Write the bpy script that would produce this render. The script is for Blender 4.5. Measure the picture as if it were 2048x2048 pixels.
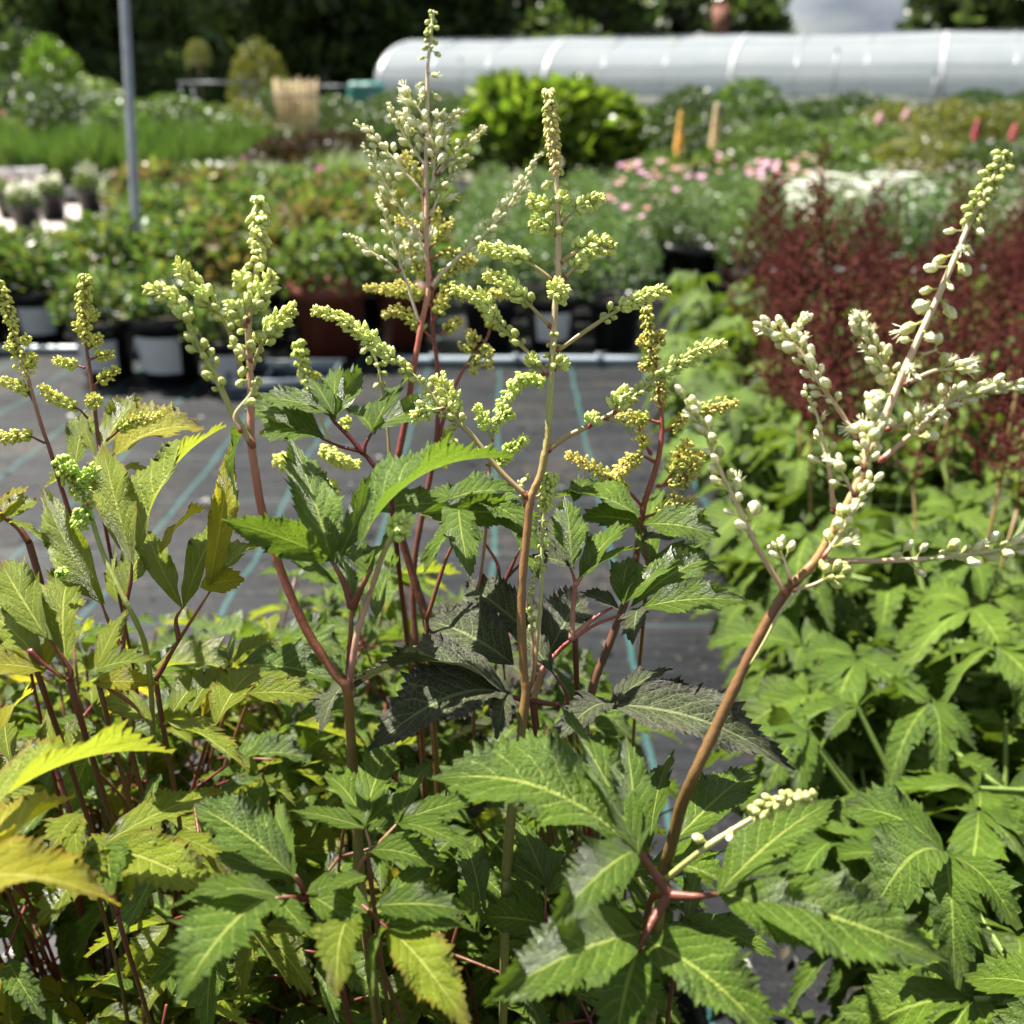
import bpy, math, random
import numpy as np
from mathutils import Vector, Matrix
for o in list(bpy.data.objects): bpy.data.objects.remove(o)
scene = bpy.context.scene
COL = scene.collection
R = math.radians

# ------------------------------------------------------------------ camera, sky, sun, exposure
PITCH = R(22.6); CAMZ = 0.9
cd = bpy.data.cameras.new('camera'); cam = bpy.data.objects.new('camera', cd); COL.objects.link(cam)
cam.location = (0, 0, CAMZ); cam.rotation_euler = (R(90) - PITCH, 0, 0)
cd.sensor_width = 36; cd.lens = 36; cd.clip_start = 0.02; cd.clip_end = 2000
cd.dof.use_dof = True; cd.dof.focus_distance = 0.52; cd.dof.aperture_fstop = 7.6
scene.camera = cam
SUN_EL, SUN_AZ = 60, -52          # azimuth measured from the view axis (+Y), negative = to the left
world = bpy.data.worlds.new('World'); scene.world = world; world.use_nodes = True
wn = world.node_tree.nodes; wl = world.node_tree.links
bg = wn['Background']
sky = wn.new('ShaderNodeTexSky'); sky.sky_type = 'NISHITA'; sky.sun_disc = False
sky.sun_elevation = R(SUN_EL); sky.sun_rotation = R(SUN_AZ); sky.dust_density = 1.5; sky.air_density = 1.0
wtc = wn.new('ShaderNodeTexCoord'); wmp = wn.new('ShaderNodeMapping'); wmp.inputs['Scale'].default_value = (1, 1, 3.2)
wno = wn.new('ShaderNodeTexNoise'); wno.inputs['Scale'].default_value = 2.3; wno.inputs['Detail'].default_value = 7
wrm = wn.new('ShaderNodeMapRange'); wrm.inputs['From Min'].default_value = .30; wrm.inputs['From Max'].default_value = .52
wno2 = wn.new('ShaderNodeTexNoise'); wno2.inputs['Scale'].default_value = 6; wno2.inputs['Detail'].default_value = 5
wcr = wn.new('ShaderNodeValToRGB')
wcr.color_ramp.elements[0].color = (1.5, 1.7, 2.0, 1); wcr.color_ramp.elements[1].color = (4.2, 4.4, 4.7, 1)
wcr.color_ramp.elements[0].position = .35; wcr.color_ramp.elements[1].position = .68
wmx = wn.new('ShaderNodeMix'); wmx.data_type = 'RGBA'
wl.new(wtc.outputs['Generated'], wmp.inputs[0]); wl.new(wmp.outputs[0], wno.inputs[0]); wl.new(wmp.outputs[0], wno2.inputs[0])
wl.new(wno.outputs[0], wrm.inputs[0]); wl.new(wno2.outputs[0], wcr.inputs[0])
wl.new(wrm.outputs[0], wmx.inputs[0]); wl.new(sky.outputs[0], wmx.inputs[6]); wl.new(wcr.outputs[0], wmx.inputs[7])
wl.new(wmx.outputs[2], bg.inputs['Color']); bg.inputs['Strength'].default_value = 0.05
sd = bpy.data.lights.new('sun', 'SUN'); sun = bpy.data.objects.new('sun', sd); COL.objects.link(sun)
sd.energy = 5.0; sd.angle = R(0.53); sd.color = (1, .95, .86)
_sdir = Vector((math.sin(R(SUN_AZ)) * math.cos(R(SUN_EL)), math.cos(R(SUN_AZ)) * math.cos(R(SUN_EL)), math.sin(R(SUN_EL))))
sun.rotation_euler = _sdir.to_track_quat('Z', 'Y').to_euler(); sun.location = (-3, 2, 6)
vs = scene.view_settings; vs.view_transform = 'Standard'; vs.look = 'None'; vs.gamma = 1; vs.exposure = 2.0
vs.use_curve_mapping = False
scene.render.engine = 'CYCLES'
scene.cycles.max_bounces = 6; scene.cycles.diffuse_bounces = 3; scene.cycles.transmission_bounces = 5; scene.cycles.transparent_max_bounces = 8

# ------------------------------------------------------------------ helpers
FW = np.array((0, math.cos(PITCH), -math.sin(PITCH))); UP = np.array((0, math.sin(PITCH), math.cos(PITCH))); RT = np.array((1., 0, 0))
CAM = np.array((0, 0, CAMZ)); S = 2048.
def P(x, y, d):                       # a point seen at photo position (x, y), d metres along the camera axis
    return CAM + d * (FW + RT * (x - 1024) / S + UP * (1024 - y) / S)
def G(x, y, z=0.):                    # where that line of sight meets height z
    r = FW + RT * (x - 1024) / S + UP * (1024 - y) / S
    return CAM + r * (z - CAMZ) / r[2]
def proj(p):
    q = np.asarray(p) - CAM; d = q @ FW
    return 1024 + S * (q @ RT) / d, 1024 - S * (q @ UP) / d, d
def nrm(v):
    v = np.asarray(v, float); return v / (np.linalg.norm(v) + 1e-12)

class MB:
    def __init__(s): s.V = []; s.Q = []; s.T = []; s.U = []; s.C = []; s.n = 0
    def add(s, V, Q=None, T=None, U=None, C=None):
        V = np.asarray(V, float).reshape(-1, 3); k = len(V)
        s.V.append(V)
        if Q is not None and len(Q): s.Q.append(np.asarray(Q, int).reshape(-1, 4) + s.n)
        if T is not None and len(T): s.T.append(np.asarray(T, int).reshape(-1, 3) + s.n)
        s.U.append(np.zeros((k, 2)) if U is None else np.asarray(U, float))
        c = np.ones((k, 4)); 
        if C is not None: c[:, :3] = C
        s.C.append(c); s.n += k
    def mesh(s, name, mat, smooth=True):
        me = bpy.data.meshes.new(name)
        V = np.concatenate(s.V); U = np.concatenate(s.U); C = np.concatenate(s.C)
        Q = np.concatenate(s.Q) if s.Q else np.zeros((0, 4), int); T = np.concatenate(s.T) if s.T else np.zeros((0, 3), int)
        L = np.concatenate([Q.ravel(), T.ravel()]).astype(np.int32)
        me.vertices.add(len(V)); me.vertices.foreach_set('co', V.ravel().astype(np.float32))
        me.loops.add(len(L)); me.loops.foreach_set('vertex_index', L)
        nf = len(Q) + len(T); me.polygons.add(nf)
        st = np.concatenate([np.arange(len(Q)) * 4, len(Q) * 4 + np.arange(len(T)) * 3]).astype(np.int32)
        me.polygons.foreach_set('loop_start', st)
        me.update(calc_edges=True)
        me.polygons.foreach_set('use_smooth', np.full(nf, smooth))
        uv = me.uv_layers.new(name='UVMap'); uv.data.foreach_set('uv', U[L].ravel().astype(np.float32))
        ca = me.color_attributes.new('Col', 'FLOAT_COLOR', 'POINT'); ca.data.foreach_set('color', C.ravel().astype(np.float32))
        me.materials.append(mat); me.validate()
        return me
    def build(s, name, mat, parent=None, smooth=True):
        return link(name, s.mesh(name, mat, smooth), parent)
def link(name, me, parent=None):
    o = bpy.data.objects.new(name, me); COL.objects.link(o)
    if parent is not None: o.parent = parent
    return o
def tag(o, label=None, cat=None, group=None, kind=None):
    if label: o['label'] = label
    if cat: o['category'] = cat
    if group: o['group'] = group
    if kind: o['kind'] = kind
    return o
def thing(name, loc, label, cat, group=None, rz=0):
    o = bpy.data.objects.new(name, None); COL.objects.link(o); o.empty_display_size = .05
    o.location = tuple(loc); o.rotation_euler = (0, 0, rz)
    return tag(o, label, cat, group)
ORD = ['first', 'second', 'third', 'fourth', 'fifth', 'sixth', 'seventh', 'eighth', 'ninth', 'tenth', 'eleventh', 'twelfth',
       'thirteenth', 'fourteenth', 'fifteenth', 'sixteenth', 'seventeenth', 'eighteenth', 'nineteenth', 'twentieth', 'twenty first', 'twenty second', 'twenty third', 'twenty fourth', 'twenty fifth', 'twenty sixth', 'twenty seventh', 'twenty eighth', 'twenty ninth', 'thirtieth']
NUM = ['one', 'two', 'three', 'four', 'five', 'six', 'seven', 'eight', 'nine', 'ten', 'eleven', 'twelve']

def smooth_path(pts, n=6):            # Catmull-Rom
    p = np.asarray(pts, float)
    if len(p) == 2: return p[0] + (p[1] - p[0]) * np.linspace(0, 1, n + 1)[:, None]
    q = np.vstack([2 * p[0] - p[1], p, 2 * p[-1] - p[-2]]); out = []
    for i in range(1, len(q) - 2):
        a, b, c, d = q[i - 1], q[i], q[i + 1], q[i + 2]
        for t in np.arange(n) / n:
            out.append(.5 * (2 * b + (c - a) * t + (2 * a - 5 * b + 4 * c - d) * t * t + (3 * b - a - 3 * c + d) * t ** 3))
    out.append(p[-1]); return np.array(out)
def tube(mb, path, r, seg=7, col=None, cap=True):
    path = np.asarray(path, float); n = len(path)
    r = np.broadcast_to(np.asarray(r, float), (n,)) if np.ndim(r) else np.full(n, r)
    tan = np.gradient(path, axis=0); tan /= np.linalg.norm(tan, axis=1)[:, None] + 1e-12
    a = nrm(np.cross(tan[0], (0.3, 0.9, 0.2) if abs(tan[0][1]) < .9 else (1, 0, 0))); V = []
    th = np.arange(seg) * 2 * math.pi / seg
    for i in range(n):
        a = nrm(a - tan[i] * (a @ tan[i])); b = np.cross(tan[i], a)
        V.append(path[i] + r[i] * (np.cos(th)[:, None] * a + np.sin(th)[:, None] * b))
    V = np.concatenate(V); Q = []
    for i in range(n - 1):
        for k in range(seg):
            k2 = (k + 1) % seg; Q.append((i * seg + k, i * seg + k2, (i + 1) * seg + k2, (i + 1) * seg + k))
    T = []
    if cap:
        V = np.vstack([V, path[0], path[-1]])
        for k in range(seg):
            k2 = (k + 1) % seg; T.append((n * seg, k2, k)); T.append((n * seg + 1, (n - 1) * seg + k, (n - 1) * seg + k2))
    C = None
    if col is not None:
        col = np.asarray(col, float)
        if col.ndim == 1: C = np.tile(col, (len(V), 1))
        else:
            s = np.linspace(0, len(col) - 1, n); i0 = np.minimum(s.astype(int), len(col) - 2); f = (s - i0)[:, None]
            cc = col[i0] * (1 - f) + col[i0 + 1] * f; C = np.repeat(cc, seg, axis=0)
            if cap: C = np.vstack([C, cc[0], cc[-1]])
    mb.add(V, Q, T, C=C)
def box(mb, lo, hi, C=None):
    x0, y0, z0 = lo; x1, y1, z1 = hi
    V = [(x0, y0, z0), (x1, y0, z0), (x1, y1, z0), (x0, y1, z0), (x0, y0, z1), (x1, y0, z1), (x1, y1, z1), (x0, y1, z1)]
    mb.add(V, [(0, 3, 2, 1), (4, 5, 6, 7), (0, 1, 5, 4), (1, 2, 6, 5), (2, 3, 7, 6), (3, 0, 4, 7)], C=C)
def lathe(mb, prof, seg=20, c=(0, 0, 0), a0=0, a1=2 * math.pi, C=None):
    full = abs(a1 - a0 - 2 * math.pi) < 1e-6; m = seg if full else seg + 1
    th = a0 + (a1 - a0) * np.arange(m) / seg
    V = [(c[0] + r * math.cos(t), c[1] + r * math.sin(t), c[2] + z) for r, z in prof for t in th]; Q = []
    for i in range(len(prof) - 1):
        for k in range(seg):
            k2 = (k + 1) % m; Q.append((i * m + k, i * m + k2, (i + 1) * m + k2, (i + 1) * m + k))
    mb.add(V, Q, C=C)

# ------------------------------------------------------------------ materials
class NT:
    def __init__(s, name):
        s.m = bpy.data.materials.new(name); s.m.use_nodes = True; s.n = s.m.node_tree.nodes; s.l = s.m.node_tree.links
        s.p = s.n['Principled BSDF']; s.out = s.n['Material Output']
    def new(s, t, **k):
        x = s.n.new(t)
        for a, b in k.items(): setattr(x, a, b)
        return x
    def put(s, sock, v):
        if isinstance(v, bpy.types.NodeSocket): s.l.new(v, sock)
        elif isinstance(v, (tuple, list)) and len(v) == 3 and sock.type == 'RGBA': sock.default_value = (*v, 1)
        else: sock.default_value = v
    def math(s, op, a, b=0., c=None, clamp=False):
        x = s.new('ShaderNodeMath', operation=op, use_clamp=clamp); s.put(x.inputs[0], a); s.put(x.inputs[1], b)
        if c is not None: s.put(x.inputs[2], c)
        return x.outputs[0]
    def mix(s, f, a, b, mode='MIX'):
        x = s.new('ShaderNodeMix', data_type='RGBA', blend_type=mode); s.put(x.inputs[0], f); s.put(x.inputs[6], a); s.put(x.inputs[7], b)
        return x.outputs[2]
    def rng(s, v, a, b, c=0., d=1., smooth=False):
        x = s.new('ShaderNodeMapRange'); s.put(x.inputs[0], v)
        if smooth: x.interpolation_type = 'SMOOTHSTEP'
        for i, q in enumerate((a, b, c, d)): s.put(x.inputs[1 + i], q)
        return x.outputs[0]
    def noise(s, scale, detail=3, vec=None, rough=.5):
        x = s.new('ShaderNodeTexNoise'); x.inputs['Scale'].default_value = scale; x.inputs['Detail'].default_value = detail
        x.inputs['Roughness'].default_value = rough
        if vec is not None: s.l.new(vec, x.inputs['Vector'])
        return x.outputs[0]
    def obj(s): return s.new('ShaderNodeTexCoord').outputs['Object']
    def bump(s, h, strength=.4, dist=.001):
        x = s.new('ShaderNodeBump'); s.put(x.inputs['Height'], h); x.inputs['Strength'].default_value = strength; x.inputs['Distance'].default_value = dist
        s.l.new(x.outputs[0], s.p.inputs['Normal']); return x.outputs[0]
def leaf_mat(name, dark, mid, light, vein, edge=None, rough=.36, trans=.35, tcol=None, veins=8, relief=.55, spec=.5, speck=0., coat=.16, netv=.16, edge_amt=.8):
    t = NT(name)
    uv = t.new('ShaderNodeUVMap').outputs[0]; sp = t.new('ShaderNodeSeparateXYZ'); t.l.new(uv, sp.inputs[0])
    u = sp.outputs[0]; av = t.math('ABSOLUTE', sp.outputs[1])
    oi = t.new('ShaderNodeObjectInfo').outputs['Random']
    off = t.new('ShaderNodeVectorMath', operation='ADD'); t.l.new(t.obj(), off.inputs[0]); 
    cmb = t.new('ShaderNodeCombineXYZ'); t.put(cmb.inputs[0], t.math('MULTIPLY', oi, 37.)); t.l.new(cmb.outputs[0], off.inputs[1])
    uvn = t.new('ShaderNodeVectorMath', operation='ADD'); t.l.new(uv, uvn.inputs[0]); t.l.new(cmb.outputs[0], uvn.inputs[1])
    n1 = t.noise(3.0, 4, uvn.outputs[0], .6); n2 = t.noise(26, 3, uvn.outputs[0], .6)
    wob = t.math('MULTIPLY', t.math('SUBTRACT', n1, .5), .7)
    sv = t.math('ADD', t.math('SUBTRACT', t.math('MULTIPLY', u, float(veins)), t.math('MULTIPLY', av, 2.1)), wob)
    tri = t.math('ABSOLUTE', t.math('SUBTRACT', t.math('FRACT', sv), .5))          # 0 on the vein
    side = t.rng(tri, .0, .07, 1, 0, True)
    fade = t.rng(av, .55, 1.0, 1, .15)
    side = t.math('MULTIPLY', side, fade)
    sv2 = t.math('ADD', t.math('MULTIPLY', av, 7.), t.math('ADD', t.math('MULTIPLY', u, 9.), t.math('MULTIPLY', n2, 3.)))
    side2 = t.rng(t.math('ABSOLUTE', t.math('SUBTRACT', t.math('FRACT', sv2), .5)), 0., .12, .3, 0, True)
    cx = t.new('ShaderNodeCombineXYZ'); t.put(cx.inputs[0], t.math('ADD', t.math('ADD', u, t.math('MULTIPLY', oi, 9.)), t.math('MULTIPLY', wob, .06))); t.put(cx.inputs[1], t.math('MULTIPLY', sp.outputs[1], .19))
    vo = t.new('ShaderNodeTexVoronoi', feature='DISTANCE_TO_EDGE'); vo.inputs['Scale'].default_value = 30.; t.l.new(cx.outputs[0], vo.inputs['Vector']); net = vo.outputs['Distance']
    netl = t.rng(net, 0., .07, netv, 0, True)
    mid_r = t.rng(av, t.rng(u, 0., 1., .045, .018), t.rng(u, 0., 1., .10, .05), 1, 0, True)
    vm = t.math('MAXIMUM', t.math('MAXIMUM', mid_r, t.math('MULTIPLY', side, .85)), netl)
    base = t.mix(t.rng(t.math('ADD', t.math('MULTIPLY', n1, .75), t.math('MULTIPLY', oi, .45)), .25, .95), dark, light)
    base = t.mix(.45, base, mid)
    base = t.mix(t.rng(n2, .35, .75, 0, .35), base, dark)
    if edge is not None:
        base = t.mix(t.math('MULTIPLY', t.rng(t.math('ADD', av, t.math('MULTIPLY', t.math('SUBTRACT', n2, .5), .35)), .82 if edge_amt < 1 else .35, 1.05, 0, min(edge_amt, 1.)), t.rng(oi, .1, .8) if edge_amt < 1 else .85), base, edge)
        base = t.mix(t.math('MULTIPLY', t.rng(u, .8, 1.), .6), base, edge)
    col = t.mix(vm, base, vein)
    blem = t.math('MULTIPLY', t.rng(t.noise(5.5, 5, uvn.outputs[0], .7), .66, .70, 0, 1), t.rng(n2, .4, .6, .2, .8)); col = t.mix(blem, col, (.13, .07, .02))
    if speck:
        col = t.mix(t.rng(t.noise(70, 2, uvn.outputs[0]), .64, .7, 0, speck), col, (.4, .42, .36))
    geo = t.new('ShaderNodeNewGeometry').outputs['Backfacing']
    col = t.mix(t.math('MULTIPLY', geo, .35), col, tuple(min(1, c * 1.25 + .02) for c in light))
    t.put(t.p.inputs['Base Color'], col)
    t.put(t.p.inputs['Roughness'], t.rng(n2, .3, .7, rough - .08, rough + .14)); t.p.inputs['Specular IOR Level'].default_value = spec; t.p.inputs['Coat Weight'].default_value = coat; t.p.inputs['Coat Roughness'].default_value = .38
    puff = t.math('SUBTRACT', t.rng(tri, 0., .5, 0., 1., True), t.math('MULTIPLY', mid_r, 1.2))
    n3 = t.noise(110, 2, uvn.outputs[0], .6); h = t.math('ADD', t.math('MULTIPLY', puff, .42), t.math('ADD', t.math('MULTIPLY', n2, .8), t.math('MULTIPLY', n3, .6)))
    h = t.math('ADD', h, t.math('MULTIPLY', t.rng(net, 0., .32, 0., 1., True), .42))
    bn = t.bump(h, relief, .0020); t.l.new(bn, t.p.inputs['Coat Normal'])
    tr = t.new('ShaderNodeBsdfTranslucent'); t.put(tr.inputs[0], t.mix(.4, col, tcol or tuple(min(1, c * 2.3) for c in light))); t.l.new(bn, tr.inputs['Normal'])
    ms = t.new('ShaderNodeMixShader'); ms.inputs[0].default_value = trans
    t.l.new(t.p.outputs[0], ms.inputs[1]); t.l.new(tr.outputs[0], ms.inputs[2]); t.l.new(ms.outputs[0], t.out.inputs[0])
    return t.m
def col_mat(name, rough=.5, trans=0., nscale=60, namp=.25, bump=.2, spec=.4):   # colour from the mesh's own attribute
    t = NT(name); a = t.new('ShaderNodeAttribute', attribute_name='Col').outputs[0]
    mp = t.new('ShaderNodeMapping'); t.l.new(t.obj(), mp.inputs[0]); mp.inputs['Scale'].default_value = (1, 1, .3); n = t.noise(nscale, 4, mp.outputs[0], .65); oi = t.new('ShaderNodeObjectInfo').outputs['Random']
    c = t.mix(t.rng(n, .3, .75, 0, namp), a, t.mix(.5, a, (.02, .02, .01)))
    c = t.mix(t.math('MULTIPLY', oi, .12 if name != 'plume' else 0.), c, (.3, .32, .1))
    if name == 'distant_leaf': c = t.mix(1., c, (.69, .71, .75), 'MULTIPLY')
    t.put(t.p.inputs['Base Color'], c); t.p.inputs['Roughness'].default_value = rough; t.p.inputs['Specular IOR Level'].default_value = spec
    bn = t.bump(n, bump, .001)
    if trans:
        tr = t.new('ShaderNodeBsdfTranslucent'); t.put(tr.inputs[0], t.mix(1., c, (1.7, 1.8, 1.0), 'MULTIPLY'))
        ms = t.new('ShaderNodeMixShader'); ms.inputs[0].default_value = trans
        t.l.new(t.p.outputs[0], ms.inputs[1]); t.l.new(tr.outputs[0], ms.inputs[2]); t.l.new(ms.outputs[0], t.out.inputs[0])
    return t.m
def plain(name, c1, c2=None, rough=.6, scale=8, bump=.2, metal=0., spec=.4, dist=.005):
    t = NT(name); n = t.noise(scale, 5, t.obj(), .6)
    t.put(t.p.inputs['Base Color'], t.mix(t.rng(n, .3, .7), c1, c2 or tuple(x * .7 for x in c1)))
    t.p.inputs['Roughness'].default_value = rough; t.p.inputs['Metallic'].default_value = metal; t.p.inputs['Specular IOR Level'].default_value = spec
    t.bump(n, bump, dist); return t.m
M = {}
M['green'] = leaf_mat('astilbe_leaf_green', (.026, .066, .004), (.092, .180, .010), (.195, .305, .020), (.36, .45, .09), rough=.33, relief=1.0, trans=.25, spec=.65, coat=.05)
M['lime'] = leaf_mat('astilbe_leaf_lime', (.080, .135, .006), (.205, .275, .013), (.340, .395, .024), (.48, .52, .11), edge=(.24, .070, .012), rough=.30, relief=.95, trans=.34, spec=.65)
M['gold'] = leaf_mat('astilbe_leaf_gold', (.20, .24, .012), (.34, .33, .018), (.44, .38, .024), (.55, .52, .10), edge=(.30, .085, .012), rough=.32, relief=.8, trans=.48)
M['bronze'] = leaf_mat('astilbe_leaf_bronze', (.022, .030, .010), (.036, .048, .016), (.055, .066, .022), (.17, .20, .085), edge=(.040, .030, .032), rough=.42, relief=.7, trans=.14, spec=.4, speck=.4, coat=0., netv=.5, edge_amt=1.2)
M['bright'] = leaf_mat('astilbe_leaf_bright', (.028, .070, .004), (.082, .148, .008), (.160, .245, .014), (.23, .32, .05), rough=.36, relief=.9, trans=.20, spec=.45, coat=.04, veins=9)
M['stem'] = col_mat('stem', .42, 0, 330, .55, .6)
M['bud'] = col_mat('flower_bud', .5, .12, 400, .12, .15)
M['plume'] = col_mat('plume', .8, .1, 60, .3, .0, .08)
M['bgleaf'] = col_mat('distant_leaf', .4, .3, 9, .4, .0)
M['petal'] = col_mat('petal', .6, .3, 40, .1, .0)
def bud_mat(name, base, tip):
    t = NT(name); g = t.new('ShaderNodeTexCoord').outputs['Object']; sp = t.new('ShaderNodeSeparateXYZ'); t.l.new(g, sp.inputs[0])
    oi = t.new('ShaderNodeObjectInfo').outputs['Random']
    f = t.math('ADD', t.rng(sp.outputs[2], .35, .95), t.math('MULTIPLY', t.math('SUBTRACT', oi, .5), .6), clamp=True)
    n = t.noise(9, 3, g); c = t.mix(f, base, tip); c = t.mix(t.rng(n, .45, .7, 0, .3), c, base)
    t.put(t.p.inputs['Base Color'], c); t.p.inputs['Roughness'].default_value = .5
    t.bump(n, .3, .03)
    tr = t.new('ShaderNodeBsdfTranslucent'); t.put(tr.inputs[0], c)
    ms = t.new('ShaderNodeMixShader'); ms.inputs[0].default_value = .22
    t.l.new(t.p.outputs[0], ms.inputs[1]); t.l.new(tr.outputs[0], ms.inputs[2]); t.l.new(ms.outputs[0], t.out.inputs[0])
    return t.m
M['bud_cream'] = bud_mat('cream_bud', (.50, .54, .14), (.90, .87, .62))
M['bud_green'] = bud_mat('green_bud', (.44, .50, .12), (.70, .72, .30))
M['black'] = plain('black_plastic', (.012, .012, .013), (.022, .022, .023), .38, 20, .1)
M['white'] = plain('white_plastic', (.62, .63, .63), (.5, .51, .51), .45, 10, .05)
M['terracotta'] = plain('terracotta_plastic', (.20, .052, .028), (.15, .040, .022), .5, 12, .1)
M['soil'] = plain('potting_soil', (.025, .017, .011), (.06, .042, .028), .95, 90, .9)
M['steel'] = plain('galvanised_steel', (.30, .32, .34), (.20, .215, .235), .42, 14, .12, metal=.55)
M['tray'] = plain('grey_tray', (.10, .13, .16), (.07, .09, .11), .4, 10, .1)
M['rail'] = plain('edging_plastic', (.30, .35, .39), (.20, .24, .27), .35, 7, .2)
M['cane'] = plain('bamboo_cane', (.52, .40, .22), (.40, .29, .15), .6, 6, .3)
M['wood'] = plain('weathered_wood', (.33, .28, .22), (.22, .18, .14), .8, 8, .3)
M['bark'] = plain('bark', (.06, .045, .03), (.11, .085, .06), .9, 14, .8, dist=.02)
M['teal'] = plain('teal_tarpaulin', (.02, .15, .13), (.03, .19, .17), .5, 3, .2)
M['brick'] = None
# woven weed-control fabric with printed teal threads
t = NT('weed_fabric'); ob = t.obj(); sp = t.new('ShaderNodeSeparateXYZ'); t.l.new(ob, sp.inputs[0])
wv = t.noise(2.2, 5, ob, .6); fine = t.noise(55, 4, ob, .7)
def lines(c, period, off, hw):
    f = t.math('FRACT', t.math('ADD', t.math('DIVIDE', t.math('ADD', c, t.math('MULTIPLY', t.math('SUBTRACT', wv, .5), .05)), period), off))
    return t.rng(t.math('ABSOLUTE', t.math('SUBTRACT', f, .5)), hw, hw * 2., 1, 0, True)
lx = lines(sp.outputs[0], .245, .67, .012); ly = lines(sp.outputs[1], .30, .1, .008)
wx = t.math('SINE', t.math('MULTIPLY', sp.outputs[0], 1250.)); wy = t.math('SINE', t.math('MULTIPLY', sp.outputs[1], 1250.))
weave = t.math('MULTIPLY', wx, wy)
stripe = t.noise(1., 3, (lambda m: (t.l.new(ob, m.inputs[0]), setattr(m.inputs['Scale'], 'default_value', (1.2, 38, 1)), m.outputs[0])[2])(t.new('ShaderNodeMapping')), .7)
c = t.mix(t.rng(wv, .3, .7), (.004, .0046, .0056), (.010, .011, .013))
c = t.mix(t.rng(stripe, .42, .68, 0, .5), c, (.018, .0195, .023))
c = t.mix(t.rng(fine, .60, .70, 0, .5), c, (.09, .08, .065)); dirt = t.math('MULTIPLY', t.rng(t.noise(3.2, 4, ob, .6), .5, .68), t.rng(t.noise(38, 4, ob, .7), .42, .6)); c = t.mix(t.math('MULTIPLY', dirt, .7), c, (.055, .045, .035))
c = t.mix(t.math('MULTIPLY', lx, .6), c, (.03, .10, .095)); c = t.mix(t.math('MULTIPLY', ly, .35), c, (.04, .08, .08))
t.put(t.p.inputs['Base Color'], c); t.put(t.p.inputs['Roughness'], t.rng(stripe, .3, .7, .38, .58)); t.p.inputs['Specular IOR Level'].default_value = .2
t.bump(t.math('ADD', t.math('MULTIPLY', weave, .12), t.math('ADD', t.math('MULTIPLY', stripe, .9), fine)), .5, .003)
M['fabric'] = t.m
t = NT('grass_ground'); ob = t.obj(); n = t.noise(.6, 6, ob, .65)
t.put(t.p.inputs['Base Color'], t.mix(t.rng(n, .35, .65), (.045, .075, .02), (.11, .10, .06))); t.p.inputs['Roughness'].default_value = .95
t.bump(t.noise(20, 4, ob), .6, .02); M['ground'] = t.m
t = NT('pale_gravel'); ob = t.obj(); n = t.noise(30, 5, ob, .7)
t.put(t.p.inputs['Base Color'], t.mix(t.rng(n, .3, .7), (.28, .23, .21), (.46, .41, .38))); t.p.inputs['Roughness'].default_value = .95
t.bump(n, .7, .02); M['gravel'] = t.m
t = NT('polythene'); ob = t.obj(); n = t.noise(.9, 4, ob, .5)
t.put(t.p.inputs['Base Color'], t.mix(t.rng(n, .3, .7), (.255, .285, .31), (.29, .315, .335))); t.p.inputs['Roughness'].default_value = .9; t.p.inputs['Specular IOR Level'].default_value = .12
tr = t.new('ShaderNodeBsdfTranslucent'); tr.inputs[0].default_value = (.50, .55, .60, 1)
ms = t.new('ShaderNodeMixShader'); ms.inputs[0].default_value = .42
t.l.new(t.p.outputs[0], ms.inputs[1]); t.l.new(tr.outputs[0], ms.inputs[2]); t.l.new(ms.outputs[0], t.out.inputs[0])
t.bump(n, .4, .05); M['poly'] = t.m
M['seam'] = plain('white_seam_tape', (.34, .36, .38), (.30, .32, .34), .4, 4, .05)
M['net'] = plain('dark_shade_net', (.055, .065, .06), (.09, .10, .09), .8, 20, .3)
t = NT('red_brick'); br = t.new('ShaderNodeTexBrick'); br.inputs['Scale'].default_value = 6
br.inputs['Color1'].default_value = (.20, .07, .045, 1); br.inputs['Color2'].default_value = (.15, .052, .036, 1); br.inputs['Mortar'].default_value = (.3, .26, .22, 1)
t.l.new(t.obj(), br.inputs[0]); t.l.new(br.outputs[0], t.p.inputs['Base Color']); t.p.inputs['Roughness'].default_value = .9; M['brick'] = t.m
M['slate'] = plain('pale_slate', (.12, .125, .13), (.09, .095, .10), .7, 3, .2)
M['render'] = plain('cream_render', (.6, .57, .5), (.5, .47, .42), .8, 3, .1)

# ------------------------------------------------------------------ the setting
def jit(a, b): return random.uniform(a, b)
random.seed(5); rng = np.random.default_rng(5)
mb = MB(); mb.add([(-400, -30, -.008), (400, -30, -.008), (400, 900, -.008), (-400, 900, -.008)], [(0, 1, 2, 3)]); tag(mb.build('ground', M['ground']), kind='structure')
def sheet(name, x0, x1, y0, y1, nx, ny, z, amp, mat):
    X, Y = np.meshgrid(np.linspace(x0, x1, nx + 1), np.linspace(y0, y1, ny + 1))
    Z = z + amp * (np.sin(X * 5.1 + 2 * np.sin(Y * 3.3)) * .4 + np.sin(Y * 9.3 + 1.7 * np.sin(X * 4.1)) * .5 + np.sin(Y * 27 + X * 6) * .22 + np.sin(X * 31 - Y * 12) * .12 + 1.2)
    V = np.stack([X.ravel(), Y.ravel(), Z.ravel()], 1); i = np.arange(ny)[:, None] * (nx + 1) + np.arange(nx)[None]
    Q = np.stack([i, i + 1, i + nx + 2, i + nx + 1], -1).reshape(-1, 4)
    m_ = MB(); m_.add(V, Q); return tag(m_.build(name, mat), kind='structure')
sheet('weed_fabric_ground', -4.2, 4.2, -1.2, 11, 300, 420, 0, .0045, M['fabric'])
sheet('gravel_path', -8.0, -1.75, 5.6, 8.5, 30, 12, .014, .004, M['gravel'])

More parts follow.
